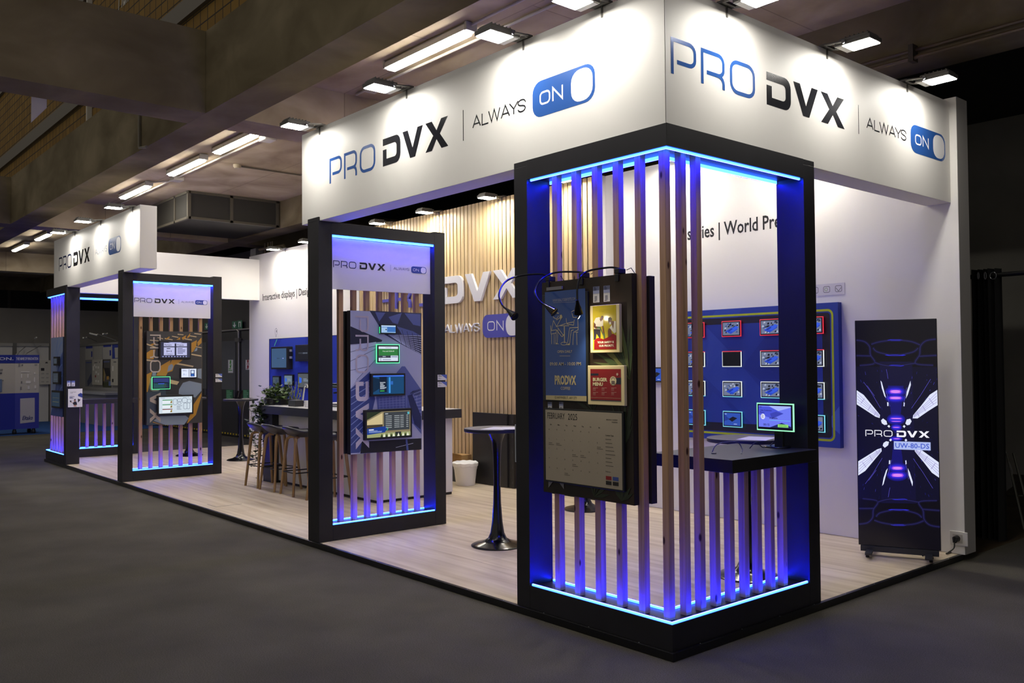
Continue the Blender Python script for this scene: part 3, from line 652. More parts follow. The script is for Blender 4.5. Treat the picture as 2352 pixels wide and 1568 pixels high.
# ---- far pillar: lecture hall board
def board_far():
    t = thing('display_board', 'printed lecture hall board with yellow chairs and four screens on the far pillar', 'display board', (-9.4, .72, .79), 'printed boards hung on the battens')
    XF = -9.376; g = G(0, XF); g.z = (330, 750, 6.671); g.mb.box(XF-.059, XF, .338, 1.105, .79, 2.078, P('#15161c', .5))
    c = lambda h: P(h, .45); Y, DS, BL = c('#b9862b'), c('#c7b08a'), c('#8593a8')
    g.rect(.339, 1.104, .791, 2.077, c('#3b3a3c')); g.up()
    g.zp([(45, 1010), (330, 960), (380, 1100), (560, 1500), (45, 1505)], c('#3c4656')); g.zp([(330, 760), (560, 800), (540, 1040), (340, 1040)], c('#2b2c30'))
    for p in ([(520, 110), (610, 118), (608, 130), (520, 122)], [(432, 140), (535, 158), (530, 170), (434, 152)], [(775, 98), (880, 112), (880, 124), (775, 110)], [(690, 130), (810, 150), (805, 163), (690, 142)],
              [(610, 175), (740, 195), (736, 210), (612, 190)], [(320, 172), (445, 195), (442, 208), (322, 188)], [(210, 160), (300, 180), (296, 192), (212, 172)], [(95, 200), (230, 212), (228, 224), (95, 212)], [(45, 255), (210, 320), (205, 335), (45, 275)],
              [(480, 548), (765, 600), (755, 620), (475, 572)], [(410, 810), (545, 842), (510, 890), (410, 872)], [(730, 412), (885, 440), (885, 460), (730, 432)], [(790, 300), (885, 316), (885, 328), (790, 312)], [(45, 498), (230, 525), (180, 540), (45, 522)]): g.zp(p, DS)
    g.up()
    for p in ([(45, 400), (110, 355), (180, 350), (150, 500), (45, 490)], [(190, 750), (260, 600), (410, 512), (400, 640), (340, 755)], [(430, 510), (600, 505), (560, 540), (470, 590), (440, 680), (350, 705)], [(45, 730), (130, 690), (110, 780), (60, 1000), (45, 1000)],
              [(730, 250), (815, 205), (805, 300), (760, 380), (730, 400)], [(820, 240), (885, 165), (885, 250), (830, 300)], [(580, 170), (650, 130), (640, 180), (600, 205)], [(660, 165), (715, 95), (700, 160), (670, 175)], [(500, 200), (560, 158), (560, 200)], [(330, 190), (390, 150), (400, 165), (350, 200)], [(100, 270), (180, 245), (180, 270), (120, 290)],
              [(770, 1180), (885, 1010), (885, 1060), (800, 1350), (660, 1490), (690, 1400)], [(130, 1452), (300, 1505), (320, 1512), (150, 1470)]): g.zp(p, Y)
    g.up()
    for p in ([(540, 960), (600, 860), (700, 830), (885, 870), (885, 980), (790, 1085), (535, 1030)], [(150, 1440), (250, 1370), (640, 1360), (690, 1400), (620, 1500), (330, 1505)], [(820, 650), (885, 640), (885, 800), (825, 780)], [(360, 690), (380, 600), (430, 570), (455, 600), (430, 660)], [(135, 700), (190, 690), (185, 755), (130, 755)], [(770, 380), (800, 325), (825, 330), (815, 370)]): g.zp(p, BL)
    g.up(); a = g.q(97, 120); b = g.q(258, 1465); g.rot = (a[0], a[1]); L = c('#b4a59b')
    g.logo(0, 0, (a[1]-b[1])/8.97*16.57, b[0]-a[0], c('#c4b7ae'), L, L, L, 'PD'); g.rot = None
    g.build('panel', t); Z = (330, 750, 6.671)
    def s1(g):
        FR(g, 0, 1, 0, 1, E('#2a2c44')); g.up(); FP(g, [(.25, 1), (.4, .9), (.6, .9), (.75, 1)], E('#8e92c4'))
        for a0, a1, b0, b1 in ((.1, .47, .72, .94), (.53, .9, .72, .94), (.1, .47, .14, .66), (.53, .9, .14, .66)): FR(g, a0, a1, b0, b1, E('#bcbee6'))
        for k in range(9): FR(g, .05+.1*k, .1+.1*k, .02, .08, E('#9fa4d6'))
        g.up(); K = E('#14142a'); FT_(g, 'Partners', .13, .77, .09, K, 'L', 1, .02); FT_(g, 'Projects', .56, .77, .09, K, 'L', 1, .02); lines(g, .2, .4, .54, .6, 1, K, .8); FR(g, .2, .22, .34, .46, K); FR(g, .34, .36, .34, .46, K); lines(g, .23, .36, .38, .42, 1, K, .8); FT_(g, 'a Telelogos', .28, .19, .07, K, 'C'); lines(g, .57, .86, .2, .6, 4, E('#50527e'))
    display('wall_display', 'top screen on the lecture hall board, four pale tiles', 'screen', 0, XF+.03, 240, 217, 728, 492, Z, .029, s1, 'screens on the lecture hall board', .02)
    def s2(g):
        FR(g, 0, 1, 0, 1, E('#dfe6fb')); g.up(); FR(g, .5, .53, .05, .95, E('#23283c')); FR(g, .6, .88, .1, .85, E('#23386c')); g.up(); FR(g, .65, .83, .45, .78, E('#cfe0fa')); FR(g, .65, .83, .16, .35, E('#2c67c4')); lines(g, .08, .4, .7, .85, 2, E('#6a7292')); FP(g, [(.1, .25), (.17, .47), (.24, .25), (.21, .25), (.17, .39), (.13, .25)], E('#7d97cf')); lines(g, .26, .4, .25, .32, 1, E('#9fb0d8'))
    display('room_display', 'small white screen at the right edge of the lecture hall board', 'screen', 0, XF+.025, 565, 630, 820, 790, Z, .024, s2, 'screens on the lecture hall board', .012)
    def s3(g):
        FR(g, 0, 1, 0, 1, E('#152a44')); g.up(); FP(g, [(0, .6), (1, .5), (1, 1), (0, 1)], E('#26336e')); FP(g, [(0, 0), (.75, 0), (.85, .45), (0, .5)], E('#1e4d52')); FP(g, [(.1, .52), (.4, .6), (.95, .56), (.95, .48), (.1, .48)], E('#0b1420')); FR(g, .3, .7, .4, .47, E('#3d5be0')); FP(g, [(.65, .1), (.9, .1), (.7, .45)], E('#30413c'))
    gr = EM('green_ring', (.12, .95, .42), 1.3)
    display('room_display', 'green ringed tablet with a dusk lake picture on the lecture hall board', 'screen', 0, XF+.03, 135, 772, 402, 955, Z, .029, s3, 'screens on the lecture hall board', .012, BLACKM, (gr, gr, gr))
    def s4(g):
        FR(g, 0, 1, 0, 1, E('#cfdce6')); g.up(); K = E('#46506a')
        for k, h in enumerate(('#4f9a63', '#4f9a63', '#7a3630')): FR(g, .1, .4, .78-.28*k, .83-.28*k, E(h)); FR(g, .1, .4, .6-.28*k, .78-.28*k, E('#e6edf2'))
        g.up(); FT_(g, 'a Telelogos', .03, .92, .045, E('#2c3566')); FT_(g, 'February 5, 2025', .72, .93, .04, K)
        def loop(a0, a1, b0, b1):
            p = F(g, a0, b0); q = F(g, a1, b1); r = min(q[0]-p[0], q[1]-p[1])*.4; g.stroke(rrect(p[0], q[0], p[1], q[1], r), .004, K, True)
        loop(.42, .54, .5, .86); loop(.55, .68, .7, .86); loop(.69, .85, .62, .9); loop(.74, .84, .22, .6); loop(.84, .93, .22, .6); loop(.85, .97, .6, .82); loop(.56, .66, .52, .66)
        for k in range(4): lines(g, .53, .7, .4-.07*k, .44-.07*k, 1, K, .5, k+2)
        for k in range(3): FP(g, [(.33, .62-.28*k), (.39, .62-.28*k), (.39, .76-.28*k), (.35, .74-.28*k)], E('#8a7434'))
    display('wall_display', 'largest screen at the bottom of the lecture hall board, white floor plan', 'screen', 0, XF+.04, 210, 1040, 765, 1358, Z, .039, s4, 'screens on the lecture hall board', .022)
board_far()

# ---- corner tower: dark leaf board with paper screens
def board_corner():
    t = thing('display_board', 'dark leaf patterned board with coffee, safety, burger and calendar screens on the corner tower', 'display board', (-.66, .05, .79), 'printed boards hung on the battens')
    g = G(1, .03); g.mb.box(-1.04, -.289, .03, .071, .795, 2.104, P('#141416', .5)); g.z = (1340, 640, 5.225)
    c = lambda h: P(h, .5)
    g.rect(-1.039, -.29, .796, 2.103, noisy('board_print', '#1a1816', '#37291d', (3, 3, 2.2), 3, .5)); g.up()
    GRN = [c('#3f5230'), c('#55623a'), c('#2c3b26'), c('#6b7040')]
    r = random.Random(3)
    def leaf(u, v, a, L, n=9):
        for k in range(n):
            b = a+math.radians(-48+96*k/(n-1)); l = L*(.7+.3*math.cos(math.radians(-60+120*k/(n-1)))); e = (u+l*math.cos(b), v+l*math.sin(b))
            e = (min(-.293, max(-1.036, e[0])), min(2.1, max(.8, e[1])))
            d = .012; g.poly([(u, v), (u+(e[0]-u)*.5-d*math.sin(b), v+(e[1]-v)*.5+d*math.cos(b)), e, (u+(e[0]-u)*.5+d*math.sin(b), v+(e[1]-v)*.5-d*math.cos(b))], GRN[(k+int(L*100)) % 4])
    leaf(-.33, 1.56, math.radians(135), .3); g.up(); leaf(-.31, 1.5, math.radians(100), .34, 7); g.up()
    GRN[:] = [c('#26301f'), c('#2f3a26'), c('#1c2519'), c('#333a24')]
    leaf(-.36, 1.12, math.radians(75), .32); g.up(); leaf(-.6, 1.31, math.radians(110), .2, 5); g.up(); leaf(-.6, .81, math.radians(60), .16, 5); g.up(); leaf(-.38, .81, math.radians(80), .12, 6); g.up()
    g.z = (1220, 880, 5.2267); g.zp([(214, 1140), (248, 1098), (368, 1110), (398, 1165), (400, 1272), (303, 1132), (214, 1252)], P('#7c7a7e', .4))
    g.build('panel', t)
    m = MB(); m.box(-.97, -.236, .119, .165, .8, 2.09, P('#131318', .45)); b = tag(m.build('rear_panel', None, .002), 'plain dark panel behind the battens of the corner tower, right of the leaf board', 'panel')
    # coffee poster screen
    Z = (1225, 650, 5.6); BG = P('#2d4c8e', .12); LI = P('#c8bb9c', .5)
    def coffee(g):
        g.zr(150, 118, 682, 1505, BG); g.up(); CR = P('#c9b98c', .5)
        g.zp([(164, 1442), (686, 1452), (686, 1520), (164, 1497)], CR); g.up()
        g.zfit('123 ANYWHERE ST., ANY CITY', 276, 1461, 562, 1489, P('#2c2a2a', .5)); c_ = g.q(395, 214); w_ = g.q(542, 205)[0]-g.q(248, 216)[0]; g.text('WWW.REALLYGREATSITE.COM', c_[0], c_[1]-.008, .017, P('#9c9cac', .5), 'C', 1, .008, 0, w_); g.zs([(258, 252), (540, 240)], .002, P('#8f90a0', .5))
        g.zfit('OPEN DAILY', 312, 860, 504, 898, LI, .01); g.zs([(340, 937), (478, 937)], .002, LI); g.zfit('09:00 AM - 10:00 PM', 214, 1014, 614, 1060, LI, .01)
        g.zfit('PRODVX', 278, 1186, 553, 1306, CR, .045); g.zfit('COFFEE', 356, 1334, 478, 1370, LI, .008)
        W = .004
        for pts in ([(225, 545), (232, 655), (300, 640)], [(238, 660), (238, 785)], [(270, 655), (270, 785)], [(262, 480), (236, 610), (300, 600)], [(262, 480), (300, 560), (360, 455)], [(300, 560), (420, 520)], [(300, 475), (350, 440)], [(300, 600), (290, 770)], [(320, 590), (312, 770)], [(315, 570), (385, 665)], [(300, 600), (370, 690)],
                    [(345, 548), (462, 548)], [(398, 556), (402, 770)], [(405, 556), (406, 770)], [(575, 450), (580, 600), (520, 630), (578, 630)], [(520, 635), (512, 795)], [(560, 635), (566, 795)], [(530, 470), (520, 540), (430, 525)], [(575, 570), (470, 575), (445, 770)], [(520, 600), (490, 610), (472, 770)], [(425, 450), (432, 515), (520, 500)], [(255, 380), (262, 440), (300, 462), (330, 420)], [(262, 385), (290, 372), (332, 388)], [(490, 372), (515, 355), (560, 345)], [(500, 385), (515, 440), (560, 440)]): g.zs(pts, W, LI)
        for pts in ([(290, 765), (335, 782), (290, 786)], [(372, 690), (385, 662), (405, 655), (380, 692)], [(420, 795), (475, 768), (472, 797)], [(272, 372), (332, 384), (328, 394), (270, 384)], [(345, 410), (368, 405), (378, 440), (350, 470), (342, 440)]): g.zp(pts, CR)
        p = g.q(397, 777); g.stroke(arc(p[0], p[1], .027, 0, 330, 12, .009), .003, LI, True)
    t1 = display('poster_screen', 'tall blue coffee poster screen on the left half of the leaf board', 'screen', 1, .012, 122, 100, 694, 1512, Z, .0165, coffee, 'paper screens on the leaf board', .01, P('#1c1f20', .35))
    m = MB(); u = G(1, .012); u.z = Z; p = u.q(165, 98); q = u.q(360, 80); m.box(p[0], q[0], .014, .026, p[1], p[1]+.02, P('#77757a', .4)); m.build('top_clip', t1)
    Z = (1340, 640, 5.225); CF = P('#eedcab', .45)
    def safety(g):
        YL = P('#c9b52e', .18); RD = P('#8e1a1c', .18); SK = P('#6d3b26', .5); g.zr(112, 330, 398, 850, YL); g.up()
        g.zp([(131, 850), (131, 742), (160, 715), (190, 708), (240, 725), (290, 705), (330, 668), (360, 658), (396, 680), (396, 845)], RD)
        g.zp([(125, 605), (205, 600), (208, 712), (190, 708), (160, 660), (150, 725), (125, 738)], P('#1f1a26', .5)); g.zp([(150, 470), (190, 460), (240, 500), (238, 565), (205, 575), (200, 605), (128, 600), (128, 520)], P('#e2ddd0', .5))
        g.zp([(298, 700), (296, 620), (318, 600), (330, 690)], P('#201a24', .5)); g.zp([(300, 600), (330, 590), (345, 665), (300, 700)], SK); g.up()
        g.zp([(205, 480), (215, 448), (240, 450), (240, 480), (222, 500), (210, 515), (195, 475)], SK); g.zp([(210, 448), (240, 445), (243, 472), (228, 452)], P('#1b1412', .5)); g.zp([(128, 520), (150, 545), (150, 570), (205, 575), (205, 600), (150, 598), (126, 580)], SK); g.zp([(228, 565), (243, 565), (262, 700), (240, 672)], SK)
        g.zp([(165, 578), (205, 574), (208, 600), (170, 598)], P('#4d6a3c', .5)); g.zs([(205, 590), (258, 715)], .006, P('#41603a', .5)); g.zp([(238, 655), (258, 655), (262, 718), (245, 718)], P('#4d6a3c', .5))
        g.zp([(305, 495), (325, 485), (345, 505), (372, 510), (375, 600), (355, 600), (335, 520), (320, 545), (308, 530)], SK); g.zp([(298, 500), (300, 470), (325, 458), (345, 480), (338, 500), (320, 492), (305, 530)], P('#2a1712', .5)); g.zp([(312, 520), (332, 518), (335, 545), (318, 550)], P('#dcd8cf', .5))
        g.zp([(325, 575), (345, 555), (360, 610), (372, 505), (392, 508), (396, 640), (372, 655), (318, 590)], P('#e2ddd0', .5)); g.up()
        LT = P('#efe6cf', .5); g.zfit('YOUR SAFETY IS', 172, 745, 369, 777, LT, .03); g.zfit('OUR PRIORITY.', 192, 787, 370, 818, LT, .03); g.zfit('The ultimate guide to', 152, 368, 300, 384, P('#5f5820', .5)); g.zfit('Stay Safe', 190, 388, 250, 400, P('#5f5820', .5))
    display('poster_screen', 'cream framed safety poster screen with two gloved workers on yellow', 'screen', 1, .006, 84, 300, 430, 890, Z, .0225, safety, 'paper screens on the leaf board', .014, CF)
    def burger(g):
        RD = P('#8c1518', .18); NVY = P('#28283a', .4); CR = P('#e6d8ae', .5); g.zr(84, 1082, 454, 1472, RD); g.up()
        g.zp([(90, 1136), (180, 1135), (184, 1147), (180, 1160), (90, 1160)], NVY); g.zp([(385, 1187), (452, 1187), (452, 1266), (395, 1264)], NVY); g.zr(90, 1448, 454, 1472, NVY); g.zr(90, 1422, 454, 1436, CR); g.up()
        g.zfit('BURGER', 116, 1188, 288, 1230, CR, .045); g.zfit('MENU', 116, 1243, 236, 1284, CR, .045)
        c = g.q(359, 1224); e = g.q(403, 1160); R = e[0]-c[0]; pts = []
        for k in range(32): a = 2*PI*k/32; q_ = R*(1 if k % 2 == 0 else .76); pts.append((c[0]+q_*math.cos(a), c[1]+q_*math.sin(a)))
        g.poly(pts, CR); g.up(); K = P('#5b4a52', .5); g.stroke([(c[0]-R*.45, c[1]+.006)]+arc(c[0], c[1]+.006, R*.45, 180, 0, 8), .003, K)
        for dv in (-.002, -.009, -.016): g.rect(c[0]-R*.47, c[0]+R*.47, c[1]+dv-.003, c[1]+dv+.002, K)
        M = P('#c9a79a', .5)
        for (x, ww) in ((118, 0), (222, 0), (338, 0)):
            for y in (1306, 1359): g.zr(x, y, x+62, y+5, M); g.zr(x, y+13, x+34, y+18, M); g.zr(x, y+30, x+34, y+34, M)
        p = g.q(410, 1146); g.ell(p[0], p[1], .008, .008, M, 10)
    display('poster_screen', 'cream framed red burger menu screen on the leaf board', 'screen', 1, .006, 54, 1040, 490, 1508, Z, .0225, burger, 'paper screens on the leaf board', .014, CF)
    Z = (1220, 880, 5.2267)
    def cal(g):
        u0, u1, v0, v1 = g.uv; g.rect(u0, u1, v0, v1, P('#a89d8c', .22)); g.up(); K = P('#1f1c1b', .5)
        FT_(g, 'FEBRUARY', .03, .875, .085, K, 'L', .62); FT_(g, '2025', .315, .875, .085, K, 'L', .78); FT_(g, 'MONTHLY CONTENT', .95, .9, .014, K, 'R', 1, .02); FT_(g, 'CALENDAR', .95, .87, .014, K, 'R', 1, .02)
        days = [26, 27, 28, 29, 30, 31, 1]+list(range(2, 29))+[1]
        for k, d in enumerate(('Sun', 'Mon', 'Tue', 'Wed', 'Thu', 'Fri', 'Sat')): FT_(g, d, .065+.108*k, .785, .017, K, 'L', 1, .02)
        for i, d in enumerate(days): FT_(g, str(d), .045+.108*(i % 7), .715-.135*(i//7), .016, K)
        for a, b in ((.045, .67-.135), (.15, .67-.135), (.045+.108*6, .67-.135), (.045+.108*3, .67-.27), (.045+.108*4, .67-.27), (.045+.108*3, .67-.405), (.045+.108*2, .67-.54)): lines(g, a, a+.08, b-.045, b, 2, P('#5f574d', .5), .3)
        FT_(g, 'Content Type', .8, .69, .018, K, 'L', 1, .02); FT_(g, 'Platforms', .8, .21, .016, K)
        for k in range(8): FR(g, .8, .87+.012*(k % 5), .642-.05*k, .65-.05*k, P('#5f574d', .5))
        for a, b, h in ((.8, .11, '#8a1d20'), (.885, .11, '#3b4f96'), (.8, .045, '#1f1b1b'), (.885, .045, '#231e1d')): FR(g, a, a+.07, b, b+.05, P(h, .5))
    display('calendar_screen', 'landscape February calendar screen at the bottom of the leaf board', 'screen', 1, .008, 166, 340, 1103, 1172, Z, .0205, cal, 'paper screens on the leaf board', .01, P('#1b1d1d', .4))
board_corner()

# label cards, none of their codes
def card(axis, val, x0, y0, x1, y1, label, group, port=False, dim=False):
    g = G(axis, val, .002); a = g.q(x0, y1); b = g.q(x1, y0); u0, u1, v0, v1 = a[0], b[0], a[1], b[1]
    if axis == 0: g.mb.box(val+.0002, val+.002, u0, u1, v0, v1, P('#e4e2e6', .5))
    else: g.mb.box(u0, u1, val-.002, val-.0002, v0, v1, P('#e4e2e6', .5))
    g.l = .0025; gx = P('#5c6fc0' if not dim else '#6a6f90', .5); g.uv = (u0, u1, v0, v1)
    if port: FR(g, 0, 1, .75, 1, gx); FR(g, 0, 1, .55, .75, P('#a9b0d6', .5)); g.up(); lines(g, .15, .6, .72, .95, 3, P('#22284a', .5)); FR(g, .25, .65, .12, .4, P('#9a9ba6', .5)); lines(g, .15, .8, .02, .1, 1, P('#333', .5) if 0 else P('#333333', .5))
    else: FP(g, [(.35, 1), (1, 1), (1, .2), (.7, .55)], gx); g.up(); lines(g, .08, .5, .6, .9, 2, P('#30324a', .5)); lines(g, .08, .4, .2, .4, 2, P('#8a8c9c', .5))
    return tag(g.build('label_card'), label, 'label card', group)
NP = 'small label cards on the frames'
card(0, -3.924, 1005, 860, 1026, 873, 'upper small white and blue card on the right post of the near pillar', NP)
card(0, -3.924, 1005, 876, 1026, 889, 'lower small white and blue card on the right post of the near pillar', NP)
card(0, -9.37, 495, 858, 510, 866, 'upper small card on the right post of the far pillar', NP)
card(0, -9.37, 495, 869, 510, 877, 'lower small card on the right post of the far pillar', NP)
card(0, -12.2, 154, 874, 162, 887, 'left of two small cards above the poster on the far tower', NP, True)
card(0, -12.2, 164, 874, 172, 887, 'right of two small cards above the poster on the far tower', NP, True)
card(1, .03, 1363, 657, 1377, 695, 'left of two upright cards above the safety poster screen', NP, True, True)
card(1, .03, 1387, 655, 1401, 693, 'right of two upright cards above the safety poster screen', NP, True, True)
card(1, .03, 1259, 923, 1268, 942, 'left of two upright cards between the coffee and calendar screens', NP, True, True)
card(1, .03, 1285, 923, 1294, 942, 'right of two upright cards between the coffee and calendar screens', NP, True, True)

# clip-on gooseneck lamps over the leaf board
def goose(base, pts, head, label):
    t = thing('gooseneck_lamp', label, 'clip lamp', base, 'black clip lamps over the leaf board')
    m = MB(); b = Vector(base); m.box(b.x-.018, b.x+.018, .018, .08, b.z-.004, b.z+.026, BLACKM); m.box(b.x-.014, b.x+.014, .018, .028, b.z-.05, b.z-.004, BLACKM); m.box(b.x-.014, b.x+.014, .072, .084, b.z-.05, b.z-.004, BLACKM); m.build('clamp', t, .004)
    def cr(P_, n=8):
        o = []; Q = [P_[0]]+P_+[P_[-1]]
        for i in range(1, len(Q)-2):
            for k in range(n):
                s = k/n; o.append(.5*((2*Q[i])+(Q[i+1]-Q[i-1])*s+(2*Q[i-1]-5*Q[i]+4*Q[i+1]-Q[i+2])*s*s+(3*Q[i]-Q[i-1]-3*Q[i+1]+Q[i+2])*s**3))
        return o+[Q[-1]]
    path = cr([Vector(p) for p in pts]); m = MB(); m.tube(path, .0058, BLACKG, 8); m.build('arm', t, 0, True)
    d = (Vector(head)-path[-1]).normalized(); p = path[-1]-d*.006
    m = MB(); m.tube([p, p+d*.02, p+d*.055, p+d*.085, p+d*.087], [.008, .011, .02, .027, .022], BLACKG, 16); m.build('head', t, 0, True)
    m = MB(); m.tube([b+Vector((.01, .045, .02)), b+Vector((.04, .05, .03)), b+Vector((.075, .048, -.01)), b+Vector((.08, .046, -.07))], .0025, BLACKM, 6); m.build('cable', t, 0, True)
def gp(x, y, yy): return on(x, y, 1, yy)
B1, B2, B3 = on(1265, 641, 1, .05), on(1342, 634, 1, .05), on(1424, 623, 1, .05)
for b in (B1, B2, B3): b.z = 2.113
goose(tuple(B1), [B1+Vector((0, 0, .025)), gp(1240, 629, .02), gp(1190, 634, -.06), gp(1160, 648, -.16), gp(1146, 675, -.24), gp(1153, 700, -.27), gp(1166, 712, -.27)], gp(1177, 722, -.27), 'left clip lamp over the leaf board, bent far out left of the tower post')
goose(tuple(B2), [B2+Vector((0, 0, .025)), gp(1320, 624, .02), gp(1275, 626, -.05), gp(1244, 641, -.15), gp(1229, 668, -.22), gp(1238, 690, -.24), gp(1252, 701, -.23)], gp(1268, 713, -.22), 'middle clip lamp, head over the top left of the coffee poster')
goose(tuple(B3), [B3+Vector((0, 0, .025)), gp(1400, 614, .02), gp(1352, 622, -.05), gp(1332, 638, -.12), gp(1326, 662, -.15), gp(1326, 691, -.158)], gp(1329, 723, -.125), 'right clip lamp, hanging straight down at the right of the coffee poster')
BULB = EM('clip_lamp_bulb', (1, .85, .6), 160.0)
m = MB(); bp = gp(1329, 728, -.112); bd = Vector((.35, .75, -.55)).normalized(); m.tube([bp-bd*.006, bp], .0135, BLACKG, 12); m.tube([bp+bd*.0003, bp+bd*.002], .011, BULB, 12); m.build('bulb', [o for o in S.objects if o.name.startswith('gooseneck_lamp')][-1])
sp = bpy.data.lights.new('clip_spot', 'SPOT'); sp.energy = 6; sp.spot_size = math.radians(105); sp.spot_blend = 1; sp.color = (1, .86, .6); sp.shadow_soft_size = .02
so = bpy.data.objects.new('clip_spot', sp); COL.objects.link(so)
so.location = gp(1330, 734, -.098); so.rotation_euler = (Vector((-.5, .0, 1.3))-so.location).to_track_quat('-Z', 'Y').to_euler()

# ---- far tower: blue board with three screens, poster on its post
def board_tower():
    t = thing('display_board', 'narrow looking blue swirl board with dark screens on the far corner tower', 'display board', (-12.8, .05, .79), 'printed boards hung on the battens')
    g = G(1, .03); g.mb.box(-13.2, -12.44, .03, .071, .79, 2.08, P('#202636', .5)); g.rect(-13.199, -12.441, .791, 2.079, P('#8798c4', .5)); g.up()
    g.poly([(-13.199, .791), (-12.441, .791), (-12.441, 1.85), (-12.75, 1.6), (-12.95, 1.1)], P('#3f56a0', .5)); g.up()
    for k in range(6):
        p_ = [(x, y) for x, y in arc(-12.42, .98+.15*k, .3+.03*k, 100, 200, 16) if -13.19 < x < -12.46 and .8 < y < 2.05]
        g.stroke(p_, .016, P('#6f8fd6', .5))
    g.up(); g.rot = (-13.15, 2.03); g.logo(0, 0, 2.1, .1, P('#93a2c4', .5), P('#93a2c4', .5), P('#93a2c4', .5), P('#93a2c4', .5), 'PD'); g.rot = None
    g.build('panel', t)
    def dk(a, b):
        def f(g): FR(g, 0, 1, 0, 1, E(a)); g.up(); FR(g, .1, .9, .3, .34, E(b)); FR(g, .1, .9, .6, .62, E(b))
        return f
    Z = (0, 770, 6.275); gp_ = 'screens on the blue swirl board'
    for (x0, y0, x1, y1, l, c1, c2) in ((768, 305, 826, 435, 'smallest dark screen at the top of the blue swirl board', '#2a3440', '#46525e'), (758, 520, 842, 700, 'middle dark screen on the blue swirl board', '#26303c', '#3f4b58'), (740, 800, 868, 1040, 'largest screen at the bottom of the blue swirl board', '#12283c', '#4a4a38')):
        display('wall_display', l, 'screen', 1, -.015, x0, y0, x1, y1, Z, .044, dk(c1, c2), gp_, .03)
    g = G(0, -12.2); g.z = (110, 760, 7.84); g.mb.box(-12.199, -12.19, .047, .258, .953, 1.245, P('#e9e7e8', .5)); g.l = .0108
    g.rect(.048, .257, .954, 1.244, P('#e2e0e4', .5)); g.up(); K = P('#23232a', .5); NV = P('#26346c', .5)
    g.zfit('Catalogue', 398, 1090, 508, 1107, K, .02); g.zfit('2025', 398, 1110, 446, 1122, K, .02); g.zfit('DISPLAY', 395, 1155, 470, 1165, P('#9a9aa4', .5))
    for k, (a, b) in enumerate(((386, 475), (386, 440), (386, 460))): g.zr(a, 1180+13*k, b, 1186+13*k, NV)
    g.zp([(538, 1138), (590, 1112), (618, 1130), (618, 1200), (540, 1170)], P('#2f428c', .4)); g.zp([(536, 1215), (585, 1235), (538, 1290)], P('#18181f', .4))
    g.zp([(440, 1300), (470, 1270), (510, 1268), (525, 1325), (500, 1330), (462, 1330)], P('#17171c', .5)); g.zp([(462, 1330), (510, 1330), (512, 1360), (460, 1360)], P('#b98d78', .5)); p = g.q(482, 1250); g.ell(p[0], p[1], .014, .02, P('#a97f6c', .5)); g.up()
    g.zp([(466, 1250), (470, 1225), (495, 1222), (502, 1250), (492, 1238)], P('#1d1714', .5)); g.zp([(392, 1250), (420, 1252), (418, 1285), (395, 1278)], P('#2b2b33', .5)); g.zs([(415, 1270), (450, 1300)], .008, P('#b98d78', .5))
    tag(g.build('poster'), 'small white catalogue poster with a dark haired person on the far tower post', 'poster')
board_tower()
# ================================================================== feature wall sign, raised letters
class GX(G):
    """letters with thickness standing out from a wall facing -y"""
    def __init__(s, val, d): super().__init__(1, val); s.d = d
    def poly(s, pts, mat): s.mb.prism(pts, 0, s.d, mat, lambda a, b, c: (a, s.val-c, b))
RL = P('#d9d8dc', .5)
t = thing('raised_sign', 'raised blue and white letters with switch symbol on the oak slat wall', 'sign', (-6.5, 3.48, 1.9))
for parts, mat, nm in (('P', P('#4b49a6', .45), 'blue_letters'), ('D', RL, 'white_letters')):
    g = GX(3.499, .035); g.logo(-8.487, 2.418, .37*16.57, .373, mat, mat, mat, mat, parts); g.mb.build(nm, t)
g = GX(3.499, .02); g.logo(-9.55, 1.938, 4.375, .285, RL, RL, RL, RL, 'A'); g.mb.build('small_letters', t)
g = GX(3.499, .03); u0 = -9.55+13.69*.264; g.poly(rrect(u0, u0+2.88*.264, 1.93, 2.228, .1, .1), P('#4a4aa2', .45)); sw = sub(g.mb.build('switch_plate', t), t)
g = GX(3.4688, .012); g.poly(rrect(u0+1.83*.264, u0+2.8*.264, 1.945, 2.213, .1, .12), RL); g.mb.build('switch_knob', sw)
g = G(1, 3.4688); k = .264; T = lambda p: [(u0+(x-13.69)*k, 1.938+y*.285) for x, y in p]
g.stroke(T(rrect(14.1, 14.62, .31, .69, .15, .12)), .014, RL, True); g.stroke(T([(14.8, .29), (14.8, .71), (15.28, .29), (15.28, .71)]), .014, RL); g.build('switch_text', sw)

# ---- lettering on the white back wall
TX = P('#17171c', .4)
def wall_text(s, part, u, v, h, label, wid):
    """wid is the measured width of the leading part"""
    g = G(1, YB); f = lambda t: text_mesh(t, .016)[3]-text_mesh(t, .016)[2]
    g.text(s, u, v, h, TX, 'L', 1, .016, 0, wid*f(s)/f(part)); return tag(g.build('wall_lettering'), label, 'lettering')
wall_text('Interactive displays | Design', 'Interactive displays |', on(603, 680, 1, YB).x, 2.825, .125, 'dark lettering about interactive displays on the white back wall, left', on(682, 680, 1, YB).x-on(603, 680, 1, YB).x)
wall_text('series | World Premiere', 'series | World ', on(1579, 530, 1, YB).x, 2.862, .13, 'dark lettering about a world premiere on the white back wall, right of the tower battens', on(1741, 530, 1, YB).x-on(1579, 530, 1, YB).x)
g = G(1, YB); g.z = (580, 740, 7.127); p = g.q(387, 160); K = P('#5b5b62', .5)
g.stroke(arc(p[0], p[1]+.01, .045, -40, 220, 10, .06)+[(p[0]-.005, p[1]-.09)], .008, K, True); g.ell(p[0]+.015, p[1]+.015, .015, .025, K, 10)
tag(g.build('wall_icon'), 'small pin shaped icon on the white wall above the left blue panel', 'icon')
